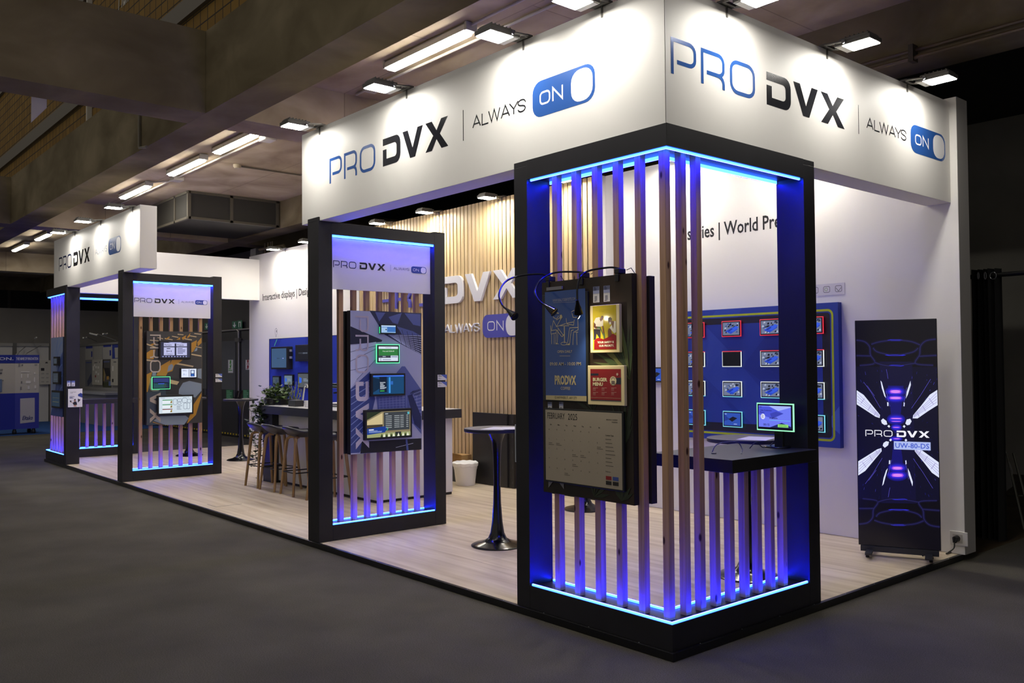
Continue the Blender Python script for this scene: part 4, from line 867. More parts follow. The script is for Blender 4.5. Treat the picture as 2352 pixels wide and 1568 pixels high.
g = G(1, YB); g.mb.box(-1.62, -.962, YB-.003, YB-.0005, 2.19, 2.292, P('#d3cfd6', .5)); g.l = .0035; K = P('#6b6b70', .5)
for x in (-1.135, -1.02, -1.25, -1.38): g.stroke(rrect(x-.03, x+.03, 2.215, 2.268, .012), .005, K, True)
g.stroke(arc(-1.14, 2.242, .014, 0, 330, 8), .004, P('#7aa05a', .5), True); g.stroke([(-1.045, 2.25), (-1.02, 2.22), (-.995, 2.25)], .005, K)
tag(g.build('icon_strip'), 'pale strip with small grey icons above the right blue panel', 'icon strip')
# ---- big blue panel with a grid of tablets, right
t = thing('wall_panel', 'large blue wall panel with a yellow green outline and a grid of tablets', 'wall panel', (-1.9, 3.57, .83))
g = G(1, 3.54); g.z = (1500, 660, 3.4087); g.mb.box(-2.79, -.996, 3.54, 3.598, .828, 2.118, P('#22399a', .5)); c = lambda h: P(h, .4)
g.rect(-2.789, -.997, .829, 2.117, c('#26409a')); g.up()
g.poly([(-2.789, 1.5), (-2.3, 2.117), (-2.0, 2.117), (-2.6, .95), (-2.789, 1.1)], c('#2c4aa6')); g.poly([(-.997, 1.2), (-1.12, 1.05), (-.997, .95)], c('#4a69bd')); g.up()
a = g.q(1290, 183); b = g.q(1424, 1205); U0, U1, V0, V1 = -2.735, -1.052, .892, 2.052
g.stroke(rrect(U0, U1, V0, V1, .045), .02, c('#b4c41e'), True); g.poly(rrect(U0+.022, U1-.022, V0+.022, V1-.022, .03), c('#1c1a26')); g.up()
g.rect(U0+.075, U1-.1, V0+.105, V1-.085, c('#223a93')); g.up()
g.poly([(-2.42, 1.95), (-2.2, 1.75), (-2.45, 1.45), (-2.62, 1.6), (-2.62, 1.95)], c('#3049a3')); g.poly([(-2.2, 1.75), (-1.65, 1.2), (-1.5, 1.0), (-1.9, 1.0), (-2.45, 1.45)], c('#2b45a0')); g.poly([(-2.35, 1.3), (-1.95, 1.0), (-2.5, 1.0)], c('#263f9b')); g.poly([(-2.0, 1.55), (-1.62, 1.96), (-1.16, 1.96), (-1.16, 1.6), (-1.55, 1.25)], c('#1e3388')); g.up()
g.build('panel', t)
RED = EM('ring_red', (.75, .02, .04), 1.0); RWH = EM('ring_white', (.75, .8, .78), 1.0); RCY = EM('ring_cyan', (.2, .7, .85), 1.0)
def pic(kind):
    def f(g):
        if kind == 4: FR(g, 0, 1, 0, 1, E('#0b0b0e')); return
        if kind == 5:
            FR(g, 0, 1, 0, 1, E('#2c4fae')); g.up(); FP(g, [(0, .9), (.35, .5), (0, .3)], E('#22388c')); FP(g, [(.28, .5), (.55, .72), (.82, .6), (.5, .3)], E('#15161c')); lines(g, .05, .25, .85, .92, 1, E('#dfe6fa')); lines(g, .6, .92, .06, .14, 1, E('#c9d4f4')); return
        FR(g, 0, 1, 0, 1, E('#6d7690')); g.up(); r = random.Random(kind)
        for k in range(34): a, b = r.random()*.88, r.random()*.84; FP(g, [(a, b), (a+.12, b+.03), (a+.1, b+.16), (a+.02, b+.12)], E(r.choice(['#a9b2c8', '#1b2030', '#323a50', '#6e7aa0', '#0f1320', '#39508c'])))
        g.up(); FP(g, [(.15, .3), (.6, .62), (.95, .45), (.5, .08)], E('#2748c4')); FP(g, [(.4, .35), (.8, .72), (1, .6), (.62, .25)], E('#3358d8')); g.up(); FP(g, [(.3, .32), (.55, .5), (.62, .46), (.38, .28)], E('#1d2f86'))
    return f
ROWN = ('top row', 'second row', 'third row', 'bottom row'); CN = ('first', 'second', 'third', 'last')
kinds = [[1, 2, 3, 3], [1, 4, 3, 3], [1, 6, 3, 6], [5, 5, 5, 7]]
LOOK = {1: 'showing a blue tablet collage', 2: 'showing a grey and blue collage', 3: 'showing tilted blue tablets', 4: 'with a black empty screen', 5: 'with a plain blue page', 6: 'showing overlapping blue tablets', 7: 'showing a striped grey picture'}
for r in range(4):
    z0 = (1.842, 1.547, 1.253, .96)[r]
    ring = ((RED, RED, RED), (RED, RWH, RWH), (RWH, RCY, RWH), (RCY, RCY, RCY))[r]
    for cc in range(4):
        x0 = -2.216+.4345*(cc-1)
        display('wall_tablet', f'{("red", "half red", "white", "cyan")[r]} lit tablet, {CN[cc]} of the {ROWN[r]} on the blue tablet panel', 'tablet', 1, 3.508, x0+.007, z0+.007, x0+.215, z0+.148, None, .0315, pic(kinds[r][cc]), 'tablets on the blue panel', .01, BLACKM, ring)
display('wall_tablet', 'single tablet on the white wall left of the blue tablet panel', 'tablet', 1, 3.55, -3.2, 1.385, -2.985, 1.545, None, .049, pic(5), None, .014)
# ---- left blue panel with monitors
t = thing('wall_panel', 'dark blue wall panel with monitors, left of the near pillar', 'wall panel', (-11.2, 3.57, .9))
g = G(1, 3.54); g.mb.box(-12.39, -9.7, 3.54, 3.598, .9, 2.085, P('#0e1440', .5)); g.z = (580, 740, 7.127); g.rect(-12.37, -9.71, .91, 2.075, P('#2136a0', .4)); g.up()
g.zp([(480, 270), (870, 240), (870, 700), (640, 760), (730, 1000), (860, 1080), (300, 1080), (300, 860), (420, 400)], P('#2a41ae', .4)); g.up(); g.zs([(403, 275), (357, 388)], .02, P('#59c79a', .5)); g.build('panel', t)
Z = (580, 740, 7.127); GP = 'monitors on the dark blue panel'
def mon(bg, kind):
    def f(g):
        FR(g, 0, 1, 0, 1, E(bg)); g.up()
        if kind == 0: p = F(g, .2, .46); g.logo(p[0], p[1], .62*(g.uv[1]-g.uv[0]), .045*(g.uv[3]-g.uv[2]), E('#3a52b8'), E('#1c1c28'), E('#2c3fae'), E('#d8e2f4'), 'PDbAS')
        elif kind == 1: p = F(g, .18, .44); g.logo(p[0], p[1], 1.15*(g.uv[1]-g.uv[0]), .1*(g.uv[3]-g.uv[2]), E('#5f6878'), E('#7b8494'), E('#2c3fae'), E('#d8e2f4'), 'PD')
        elif kind == 2: FP(g, [(.1, .28), (.3, .36), (.3, .68), (.1, .76)], E('#2f62d8')); lines(g, .45, .9, .4, .65, 3, E('#8a97a6'))
        else: FP(g, [(.5, .3), (.8, .3), (.8, .7), (.5, .7)], E('#32405a')); lines(g, .1, .4, .4, .65, 3, E('#59636c'))
    return f
t1 = display('monitor', 'largest monitor with pale blue screen at the left of the dark blue panel', 'monitor', 1, 3.43, 302, 395, 565, 768, Z, .109, mon('#3a5678', 0), GP, .03)
m = MB()
for zz in (462, 575): p = G(1, 3.43); p.z = Z; q = p.q(588, zz); m.lathe([(.028, -.02), (.028, .02)], (q[0]+.012, 3.47, q[1]), STEEL, 12)
m.build('side_button', t1)
display('monitor', 'black monitor with faint logo, partly behind the near pillar', 'monitor', 1, 3.47, 700, 360, 960, 640, Z, .069, mon('#15171f', 1), GP, .03)
display('monitor', 'small grey monitor at the lower left of the dark blue panel', 'monitor', 1, 3.5, 325, 880, 438, 1035, Z, .039, mon('#3f4d58', 3), GP, .02)
display('monitor', 'small monitor with a blue shape, above the bar plants', 'monitor', 1, 3.5, 515, 855, 655, 1035, Z, .039, mon('#64788a', 2), GP, .02)
display('monitor', 'grey monitor touching the near pillar edge, above the bar tap', 'monitor', 1, 3.49, 738, 825, 950, 1078, Z, .049, mon('#50555a', 2), GP, .02)

# ================================================================== bar
t = thing('bar_counter', 'dark topped white bar counter with a black end panel', 'bar counter', (-6.8, 2.0, .045))
m = MB(); m.box(-8.2, -5.36, 1.42, 2.68, .955, 1.058, P('#25262b', .45)); m.build('top', t, .002)
m = MB(); m.box(-8.19, -5.37, 1.43, 2.67, 1.0582, 1.062, P('#c9c8c6', .3)); m.build('top_surface', t)
m = MB(); m.box(-7.898, -5.45, 1.56, 2.606, .075, .9545, P('#cfcdcc', .5)); m.build('body', t, .002)
m = MB(); m.box(-7.898, -5.46, 1.565, 2.6, .0465, .0745, BLACKM); m.build('kick', t)
m = MB(); m.box(-8.18, -7.9, 1.47, 2.606, .0465, .9545, P('#222328', .5)); m.build('end_panel', t, .002)
# stools
def stool_proto():
    t = thing('bar_stool', 'bar stool', 'bar stool', (0, 0, 0), 'oak legged bar stools at the counter', local=True)
    N, M = 10, 36; vs, fs = [(0, 0, .7)], []
    for i in range(1, N+1):
        q = i/N
        for k in range(M):
            c, d = math.cos(2*PI*k/M), math.sin(2*PI*k/M); e = lambda v: math.copysign(abs(v)**.75, v)
            vs.append((.21*q*e(c), .2*q*e(d), .7+.07*q**2.4+.055*max(0, -d)**1.5*q**3))
    for k in range(M): fs.append((0, 1+k, 1+(k+1) % M))
    for i in range(N-1):
        for k in range(M): a = 1+i*M+k; b = 1+i*M+(k+1) % M; fs.append((a, a+M, b+M, b))
    m = MB(); m.mesh(vs, fs, P('#303036', .45)); s = m.build('seat', t, 0, True)
    so = s.modifiers.new('t', 'SOLIDIFY'); so.thickness = .02; so.offset = -1
    for sx in (-1, 1):
        for sy in (-1, 1):
            m = MB(); pts = [Vector((sx*.06, sy*.06, .69)), Vector((sx*.1, sy*.1, .688)), Vector((sx*.122, sy*.122, .665)), Vector((sx*.13, sy*.13, .63)), Vector((sx*.185, sy*.185, .0))]
            m.tube(pts, [.016, .018, .02, .02, .015], LEGW, 10); m.build('leg', t, 0, True)
    m = MB(); k = .162; z = .272
    for (p, q) in (((-k, -k), (k, -k)), ((k, -k), (k, k)), ((k, k), (-k, k)), ((-k, k), (-k, -k))): m.tube([(*p, z), (*q, z)], .0075, BLACKM, 8)
    m.build('footrest', t, 0, True)
    m = MB(); m.box(-.09, .09, -.09, .09, .695, .705, BLACKM); m.build('seat_plate', t)
    return t
s0 = stool_proto()
for i, (x, l) in enumerate(((-7.715, 'leftmost bar stool, beside the trailing ivy'), (-7.275, 'second bar stool from the left end of the counter'), (-6.72, 'bar stool just left of the near pillar'), (-6.04, 'bar stool half hidden behind the near pillar'))):
    l = 'grey seated oak legged '+l
    if i == 0: s0['label'] = l; s0.location = (x, 1.285, .0455)
    else: copy_thing(s0, (x, 1.285, .0455), l, (.0, .06, -.05, .03)[i])
# plants
GA, GB, GC = P('#33461f', .5), P('#4f6a30', .5), P('#22331a', .5)
def leafs(m, c, n, spread, size, r, mats, up=.3):
    for _ in range(n):
        p = Vector(c)+Vector((r.gauss(0, spread[0]), r.gauss(0, spread[1]), r.gauss(0, spread[2])))
        d = Vector((r.uniform(-1, 1), r.uniform(-1, 1), r.uniform(-.6, 1)*up+.1)).normalized(); s = size*r.uniform(.6, 1.3)
        e = d.cross(Vector((r.uniform(-1, 1), r.uniform(-1, 1), 1))).normalized(); mt = r.choice(mats); nn = d.cross(e)
        b = p; m.face([b, b+d*s*.5+e*s*.28+nn*s*.06, b+d*s, b+d*s*.5-e*s*.28+nn*s*.06], mt)
r = random.Random(8)
pc = on(628, 925, 1, 1.72)
t = thing('potted_plant', 'bushy green plant in a black trough on the left end of the bar', 'plant', (pc.x+.12, 1.72, 1.062))
m = MB(); m.box(pc.x-.12, pc.x+.4, 1.63, 1.83, 1.063, 1.14, BLACKM); m.build('trough', t, .004)
m = MB(); leafs(m, (pc.x+.14, 1.7, 1.2), 480, (.15, .06, .045), .075, r, [GA, GB, GC], .8)
for k in range(9):
    a = math.radians(100+16*k); L = .16+.03*(k % 3); o = Vector((pc.x+.05+.04*k, 1.7, 1.18))
    for j in range(9):
        f = j/8; p = o+Vector((math.cos(a)*L*f, -.05*f, .2*f-.12*f*f))
        for sgn in (-1, 1): d = Vector((math.cos(a)*.03, sgn*.05, -.01+.03*(sgn > 0))); m.face([p, p+d*.6+Vector((0, 0, .008)), p+d*1.1, p+d*.6-Vector((0, 0, .008))], GB if k % 2 else P('#7c9455', .5))
m.build('foliage', t, 0, False, False)
c0 = on(606, 930, 1, 1.46)
t = thing('ivy_plant', 'dark trailing ivy hanging down the left end of the bar counter', 'plant', (c0.x, 1.5, 1.062))
m = MB(); m.lathe([(.05, 0), (.065, .09), (.06, .09)], (c0.x+.05, 1.54, 1.063), BLACKM, 16); m.build('pot', t)
m = MB(); leafs(m, (c0.x-.04, 1.46, 1.03), 130, (.1, .05, .05), .07, r, [GC, GA], .3); leafs(m, (c0.x-.02, 1.45, .9), 110, (.09, .04, .07), .07, r, [GC, GA], .2)
st = MB()
for (dx, zb, n) in ((-.22, .62, 16), (-.15, .25, 18), (-.05, .12, 24), (-.02, .5, 16), (.02, .3, 14), (-.28, .85, 12)):
    pts = []; q = Vector((c0.x+dx*.3, 1.44, 1.0)); 
    for k in range(14): f = k/13; pts.append(Vector((c0.x+dx*(.3+.7*min(1, f*2))+.02*math.sin(9*f+dx*40), 1.42-.02*f, 1.06+(zb-1.06)*f)))
    st.tube(pts, .003, GC, 5)
    for k in range(n): p = pts[r.randrange(2, 14)]; leafs(m, p, 2, (.018, .015, .02), .062, r, [GC, GA], .1)
m.build('leaves', t, 0, False, False); st.build('stems', t)
p = on(672, 915, 1, 1.75)
t = thing('twig_plant', 'pale grey green branching plant on the bar, right of the bushy plant', 'plant', (p.x, 1.75, 1.062)); m = MB(); TW = P('#77805a', .6)
for k in range(11):
    a = r.uniform(-.6, .6); b = Vector((p.x+r.uniform(-.05, .12), 1.75+r.uniform(-.04, .04), 1.14)); L = r.uniform(.1, .24); e = b+Vector((a*L, r.uniform(-.04, .04), L)); m.tube([b, (b+e)/2+Vector((.012, 0, 0)), e], [.006, .005, .004], TW, 6)
    for j in range(4): f = r.uniform(.3, .95); q = b.lerp(e, f); m.tube([q, q+Vector((r.uniform(-.04, .04), r.uniform(-.02, .02), .025))], .004, TW, 5)
m.build('branches', t, 0, True); m = MB(); m.lathe([(.07, .001), (.08, .08), (.072, .08)], (p.x+.03, 1.75, 1.063), BLACKM, 16); m.build('pot', t)
p = on(680, 930, 1, 1.6)
m = MB(); m.box(p.x-.1, p.x+.1, 1.54, 1.66, 1.0625, 1.14, P('#1c1d20', .35)); m.box(p.x-.08, p.x+.08, 1.55, 1.65, 1.14, 1.146, P('#55585c', .3)); tag(m.build('napkin_box', None, .003), 'low black box on the bar top between the plants and the tap', 'box')
p = on(694, 925, 1, 1.8); t = thing('bar_tap', 'slanted steel tap on the bar beside the near pillar', 'tap', (p.x, 1.8, 1.062))
m = MB(); m.lathe([(.03, .001), (.03, .02)], (p.x, 1.8, 1.062), STEEL, 16); m.build('base', t)
m = MB(); m.tube([(p.x, 1.8, 1.08), (p.x+.06, 1.8, 1.3), (p.x+.09, 1.8, 1.335), (p.x+.13, 1.8, 1.335), (p.x+.15, 1.8, 1.3)], .013, STEEL, 10); m.build('spout', t, 0, True)
for dx, c_ in ((.03, '#e4e3e0'), (.09, '#d9d7d3')):
    p = on(697, 928, 1, 1.55); m = MB(); m.lathe([(.026, 0), (.034, .085), (.03, .085), (.024, .01)], (p.x+dx, 1.55+dx, 1.0625), P(c_, .4), 18); tag(m.build('cup', None, 0, True), 'white cup on the bar next to the near pillar', 'cup', 'white cups on the bar')
p = on(772, 935, 2, 1.062); t = thing('coffee_machine', 'black and chrome coffee machine on the bar behind the near pillar battens', 'coffee machine', (p.x, p.y+.2, 1.062))
X, Y = p.x, p.y+.25
m = MB(); m.box(X-.2, X+.2, Y-.2, Y+.2, 1.063, 1.1, BLACKM); m.box(X-.2, X+.2, Y+.02, Y+.2, 1.1, 1.3, BLACKG); m.box(X-.2, X+.2, Y-.2, Y+.2, 1.3, 1.36, BLACKG); m.build('body', t, .008)
m = MB(); m.lathe([(.09, 0), (.1, .03), (.1, .12), (.06, .16), (.02, .17)], (X, Y, 1.361), STEEL, 24); m.build('bean_hopper', t, 0, True)
m = MB()
for dx in (-.08, .08): m.tube([(X+dx, Y-.08, 1.299), (X+dx, Y-.08, 1.24)], .03, STEEL, 14); m.tube([(X+dx, Y-.08, 1.25), (X+dx, Y-.24, 1.24)], .011, BLACKM, 8)
m.build('brew_heads', t, 0, True)
m = MB(); m.box(X-.18, X+.18, Y-.21, Y-.2, 1.07, 1.09, STEEL); m.box(X-.18, X+.18, Y-.205, Y-.2, 1.32, 1.335, STEEL); m.build('chrome_trim', t)

# ================================================================== pedestal tables
def table_proto():
    t = thing('pedestal_table', 'table', 'bar table', (0, 0, 0), 'tall pedestal tables on the stand', local=True)
    m = MB(); m.lathe([(.0, .972), (.276, .972), (.28, .976), (.28, .998), (.277, 1.001)], (0, 0, 0), P('#1b1b1f', .5), 48, False); m.build('tabletop', t, 0, True)
    m = MB(); m.lathe([(.277, 1.001), (0, 1.0012)], (0, 0, 0), P('#595552', .5), 48, False); m.build('top_laminate', t)
    m = MB(); m.lathe([(.225, 0), (.225, .008), (.205, .018), (.13, .035), (.08, .065), (.06, .11), (.046, .2), (.034, .36), (.029, .55), (.033, .75), (.045, .88), (.075, .955), (.09, .971)], (0, 0, 0), BLACKG, 40); m.build('pedestal', t, 0, True)
    return t
tp = table_proto()
for i, (x, y, l) in enumerate(((-2.8, 1.105, 'black pedestal table with papers in the opening between pillar and corner tower'), (-.735, 1.751, 'black pedestal table behind the counter of the corner tower'), (-3.6, 2.97, 'black pedestal table with its foot seen under the leaf board'), (-10.9, 2.343, 'black pedestal table with small tablets left of the bar stools'), (-12.25, 2.0, 'black pedestal table with its foot seen behind the far pillar'))):
    if i == 0: tp.location = (x, y, .0455); tp['label'] = l
    else: copy_thing(tp, (x, y, .0455), l)
def paper(x, y, rz, label, z=1.0475, w=.21, h=.297):
    m = MB(); m.box(-w/2, w/2, -h/2, h/2, 0, .0015, P('#d8d5d6', .6)); o = m.build('flyer'); o.location = (x, y, z); o.rotation_euler = (0, 0, rz); g = G(1, 0)
    return tag(o, label, 'flyer', 'flyers on the tables')
paper(-2.72, 1.06, .5, 'lower white flyer on the table in the opening', 1.0478); paper(-2.62, 1.16, .9, 'upper white flyer lying across on the table in the opening', 1.0502)
paper(-.62, 1.72, .3, 'white flyer on the table behind the tower counter', 1.0478)
for x, l in ((-10.97, 'left small black tablet standing on the far table by the exit doors'), (-10.84, 'right small black tablet standing on the far table by the exit doors')):
    t = thing('desk_tablet', l, 'tablet', (x, 2.3, 1.0475)); m = MB(); m.box(x-.03, x+.03, 2.27, 2.33, 1.0478, 1.055, BLACKM); m.build('foot', t); m = MB(); m.prism([(2.285, 1.055), (2.295, 1.055), (2.33, 1.18), (2.32, 1.18)], x-.045, x+.045, BLACKG, lambda a, b, c: (c, a, b)); m.build('screen', t)
# ---- tablet on the tower counter
Z = (1720, 910, 11.2); YT = 1.265
def desk(g):
    FR(g, 0, 1, 0, 1, E('#6f7cf4')); FR(g, 0, 1, 0, 1, E('#6f7cf4')); g.up()
    FP(g, [(0, .95), (.35, .95), (.78, .67), (.4, .45), (0, .6)], E('#4a55d8')); FP(g, [(.55, .75), (.78, .67), (.42, .42), (.36, .65)], E('#3d45b4')); FP(g, [(.32, 1), (1, 1), (1, .95), (.62, .78)], E('#a9b8ff')); FP(g, [(.36, .04), (.72, .26), (1, .1), (1, .04)], E('#1f2868')); FR(g, 0, 1, 0, .04, E('#15161f')); g.up()
    K = E('#12143c'); FT_(g, 'Atlas Conference', .06, .76, .06, K, 'L', .95, .01); FT_(g, 'Room', .06, .67, .06, K, 'L', 1, .01); FT_(g, 'Available', .34, .42, .08, K, 'L', 1, .015); FT_(g, '00:15', .15, .1, .1, K, 'L', 1, .01); FR(g, .34, .98, .345, .36, E('#6fd6f2')); FR(g, .6, .92, .06, .19, E('#8fe06c')); lines(g, .02, .16, .9, .95, 1, K); g.up(); FT_(g, 'BOOK NOW', .76, .1, .045, K, 'C', 1, .01)
    p = F(g, .14, .51); g.ell(p[0], p[1], .016, .018, E('#dfe3ff')); g.up()
    for k in range(4): lines(g, .1, .18, .43+.04*k, .46+.04*k, 1, K, .5, k)
gw = EM('ring_pale_green', (.32, .95, .52), 1.25)
t1 = display('desk_tablet', 'pale green ringed tablet on a black stand on the tower counter', 'tablet', 1, YT, 225, 222, 1115, 835, Z, .03, desk, None, .01, BLACKM, (gw, gw, gw))
p = on(1790, 1028, 2, 1.04)
m = MB(); m.lathe([(.085, 0), (.085, .006), (.08, .01)], (p.x-.02, YT+.055, 1.0405), BLACKG, 28); m.box(p.x-.03, p.x+.03, YT+.035, YT+.06, 1.049, 1.26, BLACKM); m.build('stand', t1, .002)
def cable(name, pts, rad, mat, label, cat='cable', ends=None):
    P_ = [Vector(q) for q in pts]; o = []; Q = [P_[0]]+P_+[P_[-1]]
    for i in range(1, len(Q)-2):
        for k in range(8):
            s = k/8; o.append(.5*((2*Q[i])+(Q[i+1]-Q[i-1])*s+(2*Q[i-1]-5*Q[i]+4*Q[i+1]-Q[i+2])*s*s+(3*Q[i]-Q[i-1]-3*Q[i+1]+Q[i+2])*s**3))
    o.append(Q[-1]); m = MB(); m.tube(o, rad, mat, 8)
    for e in ends or []: m.tube([Vector(e[0]), Vector(e[1])], .005, STEEL, 8)
    return tag(m.build(name, None, 0, True), label, cat)
zc = 1.0435
c1 = on(1635, 1040, 2, zc); c2 = on(1655, 1020, 1, 1.0); c3 = on(1680, 1026, 1, 1.05); c4 = on(1703, 1040, 2, zc)
cable('loose_cable', [c1, c1+Vector((.0, .06, .05)), (c1+c4)/2+Vector((0, .1, .06)), c4+Vector((-.03, .05, .02)), c4], .0032, P('#20204a', .4), 'arched loose cable with metal plugs on the tower counter', 'cable', [(c1, c1+Vector((.03, .0, 0))), (c4, c4+Vector((.015, -.02, 0)))])
c5 = on(1722, 1029, 2, zc); c6 = on(1752, 1027, 2, zc)
cable('loose_cable', [c5, (c5+c6)/2+Vector((0, 0, .035)), c6, (p.x-.06, YT+.03, 1.05), (p.x-.03, YT+.045, 1.09)], .0032, P('#1a1a34', .4), 'thin dark cable leading to the tablet stand on the tower counter')
t = on(1777, 1090, 0, -.06); cable('hanging_cable', [(-.14, t.y, .963), (-.13, t.y+.01, .9), (-.115, t.y-.01, .85)], .0035, BLACKM, 'short cable end hanging below the tower counter')

# ================================================================== totem display on castors
W_, Z0, Z1 = .594, .13, 1.921
t = thing('totem_display', 'tall black totem screen with glowing blue tunnel picture on castors by the white wall', 'display', (-.2735, 3.105, .0465), None, math.atan2(.232, .547), local=True)
m = MB(); m.box(-W_/2, W_/2, 0, .055, Z0-.0465, Z1-.0465, P('#101013', .35)); m.build('housing', t, .003)
m = MB(); m.box(-W_/2+.015, W_/2-.015, -.012, .09, Z0-.0465-.045, Z0-.0475, P('#2c2d31', .45)); m.box(-W_/2+.06, -W_/2+.11, -.17, .25, Z0-.0915, Z0-.075, P('#2c2d31', .45)); m.box(W_/2-.11, W_/2-.06, -.17, .25, Z0-.0915, Z0-.075, P('#2c2d31', .45)); m.build('base', t, .002)
for sx in (-1, 1):
    for yy in (-.06, .2):
        m = MB(); x = sx*(W_/2-.07); m.tube([(x-.012, yy, .026), (x+.012, yy, .026)], .025, BLACKM, 18); m.tube([(x-.0125, yy, .026), (x+.0125, yy, .026)], .012, STEEL, 12); m.box(x-.018, x+.018, yy-.005, yy+.03, .028, .04, BLACKM); m.build('castor', t)
class GT(G):
    """graphics on the totem's own front plane (local x across, z up)"""
    def q(s, x, y):
        a = .5; b = .5
        for _ in range(6):
            xl, xr = 80+25*(1-b), 560+20*(1-b); a = (x-xl)/(xr-xl); yt, yb = 92-14*a, 1392+28*a; b = (yb-y)/(yb-yt)
        return (-W_/2+W_*max(0.008, min(.992, a)), Z0-.0465+(Z1-Z0)*max(.004, min(.996, b)))
g = GT(1, 0); g.rect(-W_/2+.004, W_/2-.004, Z0-.0435, Z1-.0505, E('#08060f')); g.up()
for h, p in (('#0b0a24', [(90, 360), (560, 360), (570, 1130), (105, 1130)]), ('#0e0c30', [(230, 330), (420, 330), (440, 1150), (240, 1150)])): g.zp(p, E(h)); g.up()
AR = E('#232158'); AR2 = E('#100e2c')
def soft(P_, n=6):
    P_ = [Vector(p) for p in P_]; o = []; Q = [P_[0]]+P_+[P_[-1]]
    for i in range(1, len(Q)-2):
        for k in range(n):
            s = k/n; o.append(tuple(.5*((2*Q[i])+(Q[i+1]-Q[i-1])*s+(2*Q[i-1]-5*Q[i]+4*Q[i+1]-Q[i+2])*s*s+(3*Q[i]-Q[i-1]-3*Q[i+1]+Q[i+2])*s**3)))
    return o+[tuple(Q[-1])]
for s_ in (1, -1):
    my = lambda pts: [(x, y) if s_ == 1 else (x+18, 1480-y) for x, y in pts]
    for pts in ([(90, 206), (140, 215), (170, 245), (175, 290), (200, 340), (110, 354)], [(555, 198), (500, 208), (468, 240), (462, 290), (440, 340), (540, 350)], [(90, 296), (180, 298)], [(560, 292), (460, 298)], [(180, 230), (230, 215), (320, 205), (410, 212), (465, 232)], [(200, 335), (260, 352), (330, 354), (440, 338)], [(190, 250), (220, 275), (320, 292), (420, 275), (455, 250)]): g.zs(my(soft(pts)), .022, AR2); g.l += .0001; g.zs(my(soft(pts)), .0055, AR); g.l -= .0001
    for (x0, x1, y) in ((295, 350, 205), (280, 365, 292), (300, 355, 353)):
        p = my([(x0, y-4), (x1, y-4), (x1+20, y), (x1, y+4), (x0, y+4), (x0-20, y)]); g.zp(p, E('#2a2ad0'))
g.up(); CB = E('#17179a'); g.zp([(278, 470), (370, 470), (355, 620), (345, 700), (330, 745), (318, 745), (305, 700), (295, 620)], E('#131168')); g.zp([(325, 750), (338, 750), (350, 800), (362, 880), (372, 1010), (296, 1010), (302, 880), (310, 800)], E('#131168')); g.up()
for (x0, x1, y0, y1) in ((282, 362, 488, 520), (282, 362, 528, 556), (290, 362, 648, 680), (296, 370, 930, 960), (292, 374, 972, 1004), (306, 350, 700, 722), (300, 352, 770, 785)):
    cx_, cy_, rx_, ry_ = (x0+x1)/2, (y0+y1)/2, (x1-x0)/2, (y1-y0)/2; l0 = g.l
    for kx_, ky_, h_ in ((1.5, 2.1, '#15127a'), (1.32, 1.65, '#1c189c'), (1.18, 1.3, '#2420bc'), (1.06, 1.05, '#3226d8')): g.l += .00008; g.zp(arc(cx_, cy_, rx_*kx_, 0, 345, 23, ry_*ky_), E(h_))
    g.l = l0
g.up()
for (x0, x1, y0, y1) in ((288, 358, 494, 514), (286, 360, 533, 549), (292, 362, 656, 664), (296, 358, 674, 679), (304, 350, 708, 714), (300, 366, 938, 956), (298, 370, 978, 998), (308, 352, 774, 780)): g.zp([(x0+8, y0), (x1-8, y0), (x1, (y0+y1)/2), (x1-8, y1), (x0+8, y1), (x0, (y0+y1)/2)], E('#a04ce8')); g.l += .0001; g.zp(arc((x0+x1)/2, (y0+y1)/2, (x1-x0)/2-8, 0, 340, 17, (y1-y0)/2-1), E('#dc86f4'))
WB = E('#dfe4ff'); rr_ = random.Random(11)
for k in range(150):
    x = rr_.uniform(100, 560); y = rr_.uniform(380, 1110); dx, dy = x-325, y-748; L_ = math.hypot(dx, dy)+1; t_ = rr_.uniform(3, 22)
    if abs(dx) > 60: g.zs([(x, y), (x+dx/L_*t_*.5, y+dy/L_*t_)], rr_.uniform(.001, .0022), E(rr_.choice(['#1c1a66', '#2b2a8c', '#17144e', '#4a46c0'])))
g.up()
for s_ in (1, -1):
    my = lambda pts: [(x, y) if s_ == 1 else (x+10, 1490-y) for x, y in pts]
    g.zp(my([(93, 498), (135, 525), (190, 590), (232, 640), (230, 658), (205, 650), (150, 615), (93, 580)]), WB); g.zp(my([(562, 492), (520, 520), (470, 585), (425, 640), (422, 658), (450, 658), (510, 615), (565, 580)]), WB)
    for pts in ([(238, 672), (250, 660), (270, 675), (275, 695), (258, 698), (243, 688)], [(388, 665), (408, 660), (416, 675), (405, 695), (390, 698), (380, 688)], [(275, 705), (285, 697), (292, 706), (286, 714)], [(365, 706), (372, 697), (381, 704), (374, 714)], [(235, 440), (243, 450), (262, 520), (268, 542), (258, 530), (243, 485)], [(410, 440), (412, 465), (395, 520), (383, 544), (388, 505)], [(274, 565), (282, 568), (282, 588), (275, 588)], [(370, 565), (377, 568), (375, 590), (369, 586)]): g.zp(my(pts), WB)
g.up()
